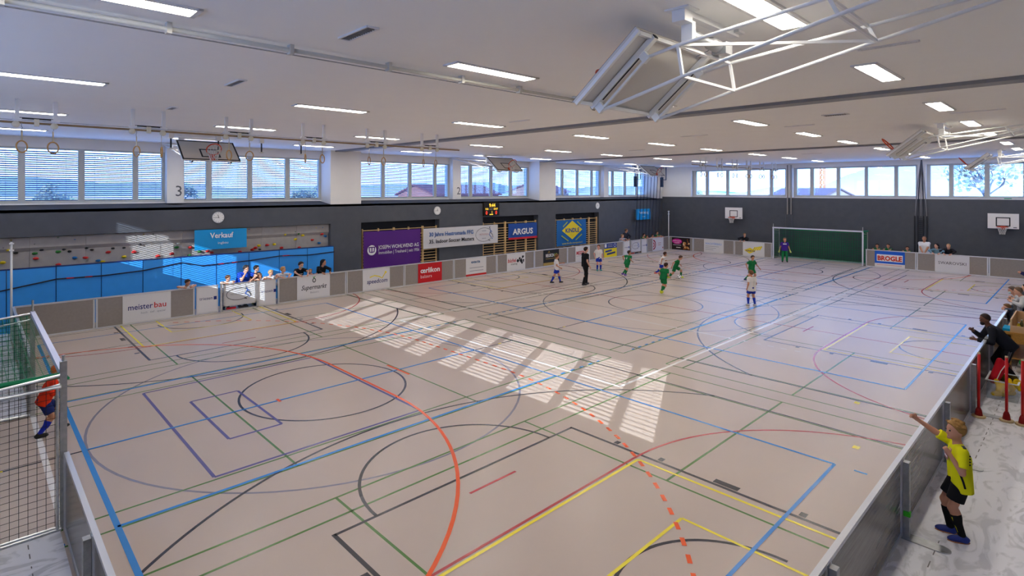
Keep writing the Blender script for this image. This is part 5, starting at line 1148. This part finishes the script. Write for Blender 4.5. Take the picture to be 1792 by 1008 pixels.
# --- spectators leaning on the long side boards (they face the pitch, heading -90)
def lean_kid(label, x, H, shirt, hair, tone='light', face=-90, y=22.38, head=(0, 5), hands=None, lean=20, zh=None, sleeve=.55, legs=(60, 64, 76), group='spectators along the long side', hairlen=0, extra=None, cap=None, elbows=None, **kw):
    hz = ZB / H
    d_ = abs(y - 21.92) if face < 0 else abs(x - 38.5)
    hd = hands or {'l': (d_ / H, .10, (ZB + .035) / H), 'r': ((d_ - .03) / H, -.11, (ZB + .03) / H)}
    return person(label, x, y, face, H, shirt, legs, hair, tone, hands=hd, lean=lean, hip=(-.02, 0, .52), head=head, sleeve=sleeve, group=group, v=.017, hairlen=hairlen, kind='trousers', elbows=elbows or {'l': (.1, .9, .25), 'r': (.1, -.9, .25)}, extra=extra, cap=cap, **kw)
lean_kid('boy in white shirt hanging both arms over the board left of the gate', 5.62, 1.36, WHITE, (52, 36, 30), 'tan', head=(40, 20), lean=28)
lean_kid('boy in white shirt reaching over the left side of the gate', 7.02, 1.32, WHITE, (96, 64, 42), 'light', head=(50, 8))
lean_kid('bearded man in blue shirt resting chin on hand', 7.66, 1.76, (30, 74, 190), (52, 48, 50), 'light', head=(40, 6), hands={'l': (.30, .10, .605), 'r': (.235, -.015, .745)}, elbows={'l': (.1, .9, .1), 'r': (.5, -.4, -1)}, lean=36, y=22.52, stout=1.12, thick=1.1)
lean_kid('dark haired child in black behind the others', 8.24, 1.50, (30, 30, 34), (40, 30, 28), 'light', head=(55, 5), y=22.75, hands={'l': (.1, .12, .5), 'r': (.1, -.12, .5)}, lean=5)
lean_kid('small child in white reaching down over the white board', 8.16, 1.30, WHITE, (120, 84, 62), 'tan', head=(35, 12), y=22.35, lean=24)
lean_kid('blond boy in white shirt with arm over the white board', 8.62, 1.36, WHITE, (190, 152, 104), 'light', head=(50, 8))
lean_kid('blond boy in white shirt leaning and looking right', 9.12, 1.44, WHITE, (186, 140, 90), 'light', head=(60, 2))
def msk(T, J): b = MB(); b.ball(J['hp3'](.042, 0, -.030), .035 * J['H'], 10, 6, (.6, 1.05, .8)); b.build('face_mask', flat(120, 170, 190), T, smooth=True, local=True); on_torso(T, J, 1, .09, None, rect=(-.09, 0, .09, .03), up_=.0)
lean_kid('dark haired youth in black shirt with face mask', 9.88, 1.60, (26, 26, 32), (48, 32, 26), 'light', head=(15, 12), extra=msk, lean=26, y=22.5)
lean_kid('small blond child peeking over the board', 10.34, 1.20, (70, 60, 50), (170, 130, 78), 'light', head=(-10, 2), lean=6)
lean_kid('person in black hoodie with dark curly hair at the end of the mats', 10.86, 1.60, (24, 24, 28), (26, 24, 26), 'tan', head=(50, 8), sleeve=2, lean=24, y=22.5, hairlen=.3)
BG = 'spectators in the far left corner'
lean_kid('child in white and navy shirt leaning in the far left corner', 32.8, 1.48, (190, 192, 206), (150, 110, 80), 'light', head=(10, 5), group=BG)
lean_kid('man in dark jacket standing in the far left corner', 33.95, 1.80, (40, 40, 50), (80, 60, 50), 'tan', head=(30, 5), lean=2, sleeve=2, hands={'l': (.12, .06, .58), 'r': (.12, -.06, .58)}, y=22.7, group=BG)
lean_kid('child in green shirt leaning below the small blue banner', 35.5, 1.40, GREEN, DKH, 'tan', head=(20, 5), group=BG)
lean_kid('small child peeking between green and white shirts', 36.12, 1.20, (60, 60, 60), (90, 60, 40), 'tan', group=BG, lean=5)
lean_kid('child in white shirt in the far left corner', 36.72, 1.26, WHITE, DKH, 'tan', head=(-10, 5), group=BG)
lean_kid('tallest child in green shirt next to the far corner pole', 37.5, 1.42, GREEN, DKH, 'tan', head=(-15, 0), group=BG, lean=8)
# --- behind the far boards (heading 180)
FG = 'spectators behind the far boards'
lean_kid('person in black top behind the far board left of the goal', 39.0, 1.62, (28, 28, 32), (150, 112, 76), 'light', face=180, y=16.4, head=(35, 8), group=FG, sleeve=2, lean=24)
for i, (yy, hh, la) in enumerate(((8.7, 1.34, 'child in green shirt nearest the far goal'), (8.15, 1.38, 'child in green shirt with folded arms on the blue banner board'), (7.25, 1.30, 'child in green shirt at the right end of the blue banner board'))):
    lean_kid(la, 39.0, hh, GREEN, DKH, 'tan', face=180, y=yy, head=((10, 5), (0, 5), (15, 5))[i], group=FG, lean=10)
lean_kid('man in white polo shirt standing behind the far board', 39.25, 1.92, (232, 230, 232), (150, 110, 90), 'tan', face=185, y=6.52, head=(0, -12), lean=0, hands={'l': (.14, .02, .50), 'r': (.14, -.02, .49)}, group=FG, bald=True, stout=1.1, thick=1.12)
lean_kid('woman with black hair in teal top leaning on the far board', 39.0, 1.58, (110, 146, 160), (24, 22, 24), 'light', face=180, y=5.87, head=(-40, 5), group=FG, sleeve=2, hairlen=.3, lean=22)
lean_kid('blond woman in black top leaning on the far board', 39.0, 1.64, (30, 30, 38), (190, 146, 94), 'light', face=180, y=5.38, head=(-10, 5), group=FG, sleeve=2, hairlen=.6, lean=22)
# --- right side: coach, bench, supporters
def coach_x(T, J):
    for s in 'lr':
        b = MB(); a_, e_, w_ = J['sh'][s], J['el'][s], J['wr'][s]; o_ = (J['up'] * .044) * J['H']; b.tube([a_ + o_, (a_ + e_) / 2 + o_ * .93 + np.array([0, 0, .0]), e_ + o_ * .82], .008, 5); b.build('sleeve_piping', flat(214, 214, 216), T, local=True)
    b = MB(); h_ = J['hip'] + J['up'] * -.045 * J['H']; b.tube([h_ + (J['fw'] * math.cos(q) * .075 + J['lf'] * math.sin(q) * .122) * J['H'] * 1.0 for q in np.linspace(0, 2 * PI, 24, endpoint=False)], .008, 5, True); b.build('hem_band', flat(150, 156, 164), T, smooth=True, local=True)
    b = MB(); k1 = J['kn']['l']; h1 = J['hip']; 
    for d_ in (-.012, 0, .012): b.tube([h1 + np.array([d_, .125, -.05]) * J['H'] * .9 + 0, k1 + np.array([d_, .052, 0]) * J['H']], .005, 4)
    b.build('trouser_stripes', flat(120, 122, 126), T, local=True)
    b = MB(); b.ball(J['hp3'](.036, 0, -.045), .034 * J['H'], 12, 8, (.75, 1.05, .8)); b.build('beard', mat('beard', srgb(34, 26, 24), .8), T, smooth=True, local=True)
person('bald bearded coach in black tracksuit bending over the right board', 17.55, 1.57, 105, 1.80, (26, 28, 36), (22, 22, 26), (52, 38, 34), 'dark', feet={'l': (-.20, .08, .042), 'r': (-.10, -.08, .042)}, hands={'l': (.21, .13, .55), 'r': (.22, -.04, .63)}, hip=(-.13, 0, .49), lean=41, head=(22, 8), sleeve=2, kind='trousers', bald=True, v=.014, elbows={'l': (-.2, .5, -1), 'r': (-.1, -.4, -1)}, extra=coach_x, curl=.9, stout=1.05, thick=1.05)
person('brown haired child resting on the right board', 22.2, 1.50, 95, 1.28, (70, 80, 100), (60, 60, 70), (120, 84, 54), 'light', hands={'l': (.22, .12, .80), 'r': (.22, -.10, .80)}, lean=28, hip=(0, 0, .46), head=(25, 10), kind='trousers', sleeve=2, v=.017)
person('man in grey-white jacket leaning on the right side board', 23.6, 1.4, 100, 1.72, (196, 196, 198), (40, 42, 60), (124, 100, 80), 'light', feet={'l': (-.12, .06, .042), 'r': (-.16, -.06, .042)}, hands={'l': (.2, .12, .62), 'r': (.2, -.10, .62)}, hip=(-0.1, 0, 0.47), lean=35, head=(10, 8), kind='trousers', sleeve=2, v=.018)
def msk2(T, J): b = MB(); b.ball(J['hp3'](.042, 0, -.030), .035 * J['H'], 10, 6, (.6, 1.05, .8)); b.build('face_mask', flat(196, 216, 220), T, smooth=True, local=True)
person('person with pale face mask and grey jacket leaning over the right board', 24.3, 1.52, 110, 1.70, (180, 182, 188), (32, 36, 66), (96, 80, 72), 'light', feet={'l': (-.12, .06, .042), 'r': (-.16, -.06, .042)}, hands={'l': (.16, .12, .62), 'r': (.16, -.10, .62)}, hip=(-0.1, 0, 0.47), lean=45, head=(5, 10), kind='trousers', sleeve=2, extra=msk2, v=.018)
person('dark haired person at the right edge of the picture', 24.6, 1.34, 95, 1.66, (120, 90, 70), (40, 40, 46), (34, 26, 24), 'light', feet={'l': (-.12, .06, .042), 'r': (-.16, -.06, .042)}, hands={'l': (.2, .12, .62), 'r': (.2, -.10, .62)}, hip=(-0.1, 0, 0.47), lean=30, head=(0, 5), kind='trousers', sleeve=2, hairlen=.5, v=.02)
person('person in navy with white cuff leaning at the far right board', 31.6, 1.5, 95, 1.62, (36, 40, 84), (40, 40, 46), (120, 90, 70), 'tan', hands={'l': (.34, .1, .68), 'r': (.34, -.1, .68)}, lean=34, hip=(0, 0, .52), kind='trousers', sleeve=2, v=.02)
# the cheering boy in yellow
def boy_x(T, J):
    H = J['H']; chest, nb, lf, fw, up = J['chest'], J['nb'], J['lf'], J['fw'], J['up']
    b = MB()
    pth = [J['hip'] + np.array([.0, .123, -.03]) * H, J['hip'] + np.array([.012, .124, .02]) * H, J['hip'] + np.array([.028, .121, .07]) * H, J['hip'] + np.array([.04, .114, .11]) * H]
    b.tube(pth, .013, 6); b.build('side_stripe', flat(24, 24, 26), T, local=True)
    b = MB(); a_ = J['sh']['l'] + np.array([-.01, .0, .043]) * H; b.box(a_[0] - .02, a_[0] + .014, a_[1] - .05, a_[1] + .03, a_[2] - .006, a_[2] + .004); b.build('shoulder_patch', flat(20, 20, 22), T, local=True)
    on_torso(T, J, 1, .086, None, rect=(-.065, 0, .065, .09), up_=-.03, lat=.0, col=(168, 96, 110)); on_torso(T, J, 1, .089, None, rect=(-.05, .03, .05, .05), up_=-.03, lat=.0, col=(236, 226, 226))
    b = MB()
    for k in range(4): c_ = J['sh']['l'] + np.array([-.035, .022, -.012 - .024 * k]) * H + np.array([-.035, .03, 0]) * .4; b.ball(c_, .010, 6, 4, (1, .4, 1))
    b.build('sleeve_letters', flat(30, 30, 26), T, local=True)
    for s in 'lr':
        k_, a_ = J['kn'][s], J['an'][s]; p0 = k_ + (a_ - k_) * .3; p1 = k_ + (a_ - k_) * .8; o_ = np.array([.028, .020 if s == 'l' else -.012, 0]) * H
        b = MB(); b.tube([p0 + o_, p1 + o_ * .75], .008, 6); b.build('sock_stripe', flat(220, 214, 30), T, local=True)
        b = MB(); g = a_ - np.array([0, 0, .042 * H]); q = .1 if s == 'l' else -.1
        pts = [g + np.array([math.cos(t_) * .080 * H + .030 * H, math.sin(t_) * .033 * H + (.006 if s == 'l' else -.006) * H + math.sin(q) * math.cos(t_) * .08 * H, 0]) for t_ in np.linspace(0, 2 * PI, 22, endpoint=False)]
        b.prism([Vector(p) for p in pts], (0, 0, .016)); b.build('sole', flat(190, 120, 70), T, local=True)
        b = MB(); b.tube([a_ + np.array([.02, .03 if s == 'l' else -.03, -.012]) * H, a_ + np.array([.07, .03 if s == 'l' else -.03, -.02]) * H], .006, 5); b.build('shoe_stripe', flat(206, 214, 232), T, local=True)
    b = MB(); c_ = J['hp']['l'] if 'hp' in J else J['hip'] + lf * .05 * H; c_ = J['hip'] + np.array([.055, .098, -.115]) * H; b.box(c_[0] - .03, c_[0] + .03, c_[1] - .003, c_[1] + .012, c_[2] - .008, c_[2] + .010); b.build('shorts_label', flat(220, 224, 226), T, local=True)
    b = MB(); hp3 = J['hp3']
    for q in (1, -1): b.tube([hp3(.050, q * .010, .024), hp3(.0515, q * .019, .027), hp3(.046, q * .029, .023)], .003, 5)
    b.build('eyebrows', mat('brow', srgb(150, 112, 70), .8), T, local=True)
person('boy in yellow shirt and black shorts cheering with one arm raised', 9.30, 1.20, 112, 1.50, (232, 226, 20), (22, 22, 26), (158, 116, 60), 'tan', feet={'l': (-.02, .065, .042), 'r': (.03, -.06, .042)}, hands={'l': (.085, .135, .755), 'r': (.36, -.10, 1.00)}, hip=(-.02, 0, .515), lean=3, head=(18, 0), socks=(20, 20, 22), shoes=(44, 60, 140), v=.010, elbows={'l': (-.35, .35, -1.0), 'r': (0, -.6, -.5)}, extra=boy_x, curl=1.3, hemf=.085, stout=1.03, sleeve=.62)

# ------------------------------------------------------------------ things outside the right boards
M_REDP = flat(206, 28, 30, .35); M_BASE = flat(206, 178, 134)
for i, (x, y) in enumerate(((14.55, 1.55), (14.67, 1.15), (14.64, .92))):
    t = thing('slalom_pole', ('red slalom pole standing against the right board', 'red slalom pole in front of the plastic box', 'red slalom pole cut by the right picture edge')[i], 'pole', (x, y, 0), group='red slalom poles')
    b = MB(); b.lathe((x, y, .008), [(.105, 0), (.115, .015), (.105, .035), (.05, .04)], 24); b.build('base', M_BASE, t, smooth=False)
    b = MB(); b.lathe((x, y, .045), [(.065, 0), (.05, .1), (.03, .15)], 12); b.build('socket', flat(150, 16, 22), t, smooth=True)
    b = MB(); b.tube([(x, y, .15), (x + .05 * (i == 0), y, 1.24)], .024, 10); b.build('rod', M_REDP, t, smooth=True); b = MB(); b.tube([(x + .05 * (i == 0), y, 1.24), (x + .05 * (i == 0), y, 1.27)], .025, 10); b.build('cap', M_BASE, t)
M_CLEAR = glass_mat('clear_plastic', (.93, .95, .96), .12, .12)
t = thing('storage_box', 'open transparent plastic box full of yellow bibs', 'box', (16.4, 1.28, .01)); x0, x1, y0, y1 = 16.02, 16.82, 1.08, 1.58
b = MB(); e = .006
for q in ((x0, x1, y0, y0 + e), (x0, x1, y1 - e, y1), (x0, x0 + e, y0, y1), (x1 - e, x1, y0, y1)): b.box(*q, .012, .40)
b.box(x0, x1, y0, y1, .012, .02); b.build('wall', M_CLEAR, t)
b = MB()
for q in ((x0 - .02, x1 + .02, y0 - .02, y0 + .012), (x0 - .02, x1 + .02, y1 - .012, y1 + .02), (x0 - .02, x0 + .012, y0, y1), (x1 - .012, x1 + .02, y0, y1)): b.box(*q, .395, .41)
b.build('rim', flat(214, 218, 222, .3), t)
def lump(name, c, rad, m, label, cat, seed, n=14, k=.03, group=None):
    rr = random.Random(seed); pr = []
    for _ in range(n): q = [c[i] + rr.uniform(-1, 1) * rad[i] * .75 for i in range(3)]; q2 = [q[i] + rr.uniform(-1, 1) * rad[i] * .5 for i in range(3)]; q[2] = max(q[2], .05); q2[2] = max(q2[2], .05); pr.append(cone(q, q2, rad[2] * .38, rad[2] * .3, k))
    V, F = nets(pr, .016, [((0, 0, .021), (0, 0, -1))]); b = MB(); b.v = [tuple(p) for p in V]; b.f = [tuple(int(i) for i in q) for q in F]; b.mi = [0] * len(F)
    o = b.build(name, m, smooth=True); return props(o, label, cat, group)
lump('bib_heap', (16.36, 1.3, .17), (.3, .17, .15), cloth((236, 190, 20)), 'heap of yellow bibs inside the plastic box', 'bibs', 3)
lump('bib', (16.30, 1.12, .36), (.18, .04, .1), cloth((236, 196, 24)), 'yellow bib hanging over the rim of the plastic box', 'bib', 9)
t = thing('red_bag', 'red sports bag with white piping leaning on the plastic box', 'bag', (16.7, 1.58, .0)); rb = []
rb = [cone((16.62, 1.5, .3), (16.95, 1.36, .58), .09, .08, .05), cone((16.66, 1.52, .26), (16.9, 1.44, .66), .08, .06, .05)]
V, F = nets(rb, .02); b = MB(); b.v = [tuple(p) for p in V]; b.f = [tuple(int(i) for i in q) for q in F]; b.mi = [0] * len(F); b.build('body', cloth((196, 22, 40)), t, smooth=True)
b = MB(); b.tube([(16.53, 1.46, .3), (16.68, 1.40, .48), (16.9, 1.31, .64)], .01, 6); b.build('piping', flat(230, 220, 222), t)
M_TABW = mat('table_wood', srgb(196, 144, 70), .5, 0, .4, .12, 4, stretch=(1, 6, 6))
t = thing('wooden_table', 'wooden table with open shelves behind the coach at the right edge', 'table', (20.1, .85, 0)); TX0, TX1, TY0, TY1 = 19.3, 21.5, .5, 1.56
b = MB(); b.box(TX0, TX1, TY0, TY1, .82, .88); b.build('table_top', M_TABW, t)
for x in (TX0 + .08, TX1 - .08):
    for y in (TY0 + .08, TY1 - .08): b = MB(); b.box(x - .05, x + .05, y - .05, y + .05, .008, .82); b.build('leg', M_TABW, t)
b = MB(); b.box(TX0 + .03, TX0 + .06, TY0, TY1, .6, .82); b.build('apron', M_TABW, t); b = MB(); b.box(TX0 + .05, TX1 - .05, TY0 + .05, TY1 - .05, .2, .23); b.build('shelf', M_TABW, t)
t = thing('wooden_crate', 'upright pale wooden crate standing on the table', 'crate', (20.0, 1.2, .88)); b = MB(); b.box(19.36, 20.9, 1.42, 1.45, .88, 1.2); b.box(19.36, 19.39, .9, 1.42, .88, 1.04); b.box(20.87, 20.9, .9, 1.42, .88, 1.2); b.build('side', mat('pale_plywood', srgb(206, 170, 126), .6, 0, .3, .08, 5), t)
for i, (x, y, c, h, la) in enumerate(((19.6, 1.2, (236, 170, 30), .1, 'orange cup on the wooden table'), (19.85, 1.32, (230, 210, 40), .16, 'yellow bottle in the crate on the table'), (19.7, 1.08, (110, 40, 60), .12, 'dark red pack on the wooden table'), (20.1, 1.28, (90, 90, 60), .2, 'brown bottle in the crate on the table'))):
    t = thing('table_bottle', la, 'bottle', (x, y, .882)); b = MB(); b.lathe((x, y, .882), [(.035, 0), (.038, h * .6), (.016, h * .8), (.016, h)], 12); b.build('bottle_body', flat(*c, .3), t, smooth=True); b = MB(); b.lathe((x, y, .882 + h), [(.018, 0), (.018, .02)], 10); b.build('cap', flat(230, 230, 226), t)
b = MB(); b.prism([(19.4, 1.46, .882), (19.4, 1.60, .885), (19.9, 1.60, .885), (19.9, 1.46, .882)], (0, 0, .06)); props(b.build('blue_cloth', cloth((20, 150, 206))), 'bright blue folded cloth on the table corner beside the board', 'cloth')
t = thing('soft_drink_bottle', 'clear bottle with red label under the table', 'bottle', (18.9, 1.08, .01)); b = MB(); b.lathe((18.9, 1.08, .01), [(.05, 0), (.055, .02), (.055, .2), (.02, .29), (.02, .32)], 14); b.build('bottle_body', flat(206, 200, 200, .15), t, smooth=True); b = MB(); b.lathe((18.9, 1.08, .08), [(.057, 0), (.057, .1)], 14); b.build('bottle_label', RED, t)
for i, (x, y, c, la, ct) in enumerate(((17.9, .98, (34, 34, 40), 'black sports bag on the floor right of the coach', 'bag'), (18.5, 1.12, (222, 214, 204), 'pale bundle of clothes by the table leg', 'clothes'), (17.2, .92, (180, 24, 36), 'red bundle at the right picture edge', 'bag'), (18.2, 1.5, (180, 160, 130), 'beige jacket on the floor behind the board', 'jacket'))):
    lump('kit_bundle', (x, y, .16), (.22, .14, .16), cloth(c), la, ct, 20 + i, 10)
t = thing('green_ball', 'small green ball on the bundle right of the coach', 'ball', (18.2, 1.12, .4)); b = MB(); b.ball((18.2, 1.12, .4), .09, 16, 10); b.build('shell', flat(40, 170, 70, .35), t, smooth=True)
b = MB(); b.lathe((18.2, 1.12, .31), [(.05, 0), (.06, .02)], 10); b.build('valve_ring', flat(30, 120, 50), t)
# boy's green tape on the board post
b = MB(); b.box(8.76, 8.82, 1.60, 1.672, .30, .36); props(b.build('green_tape', flat(60, 190, 40)), 'small green tape on the board post beside the yellow boy', 'tape')
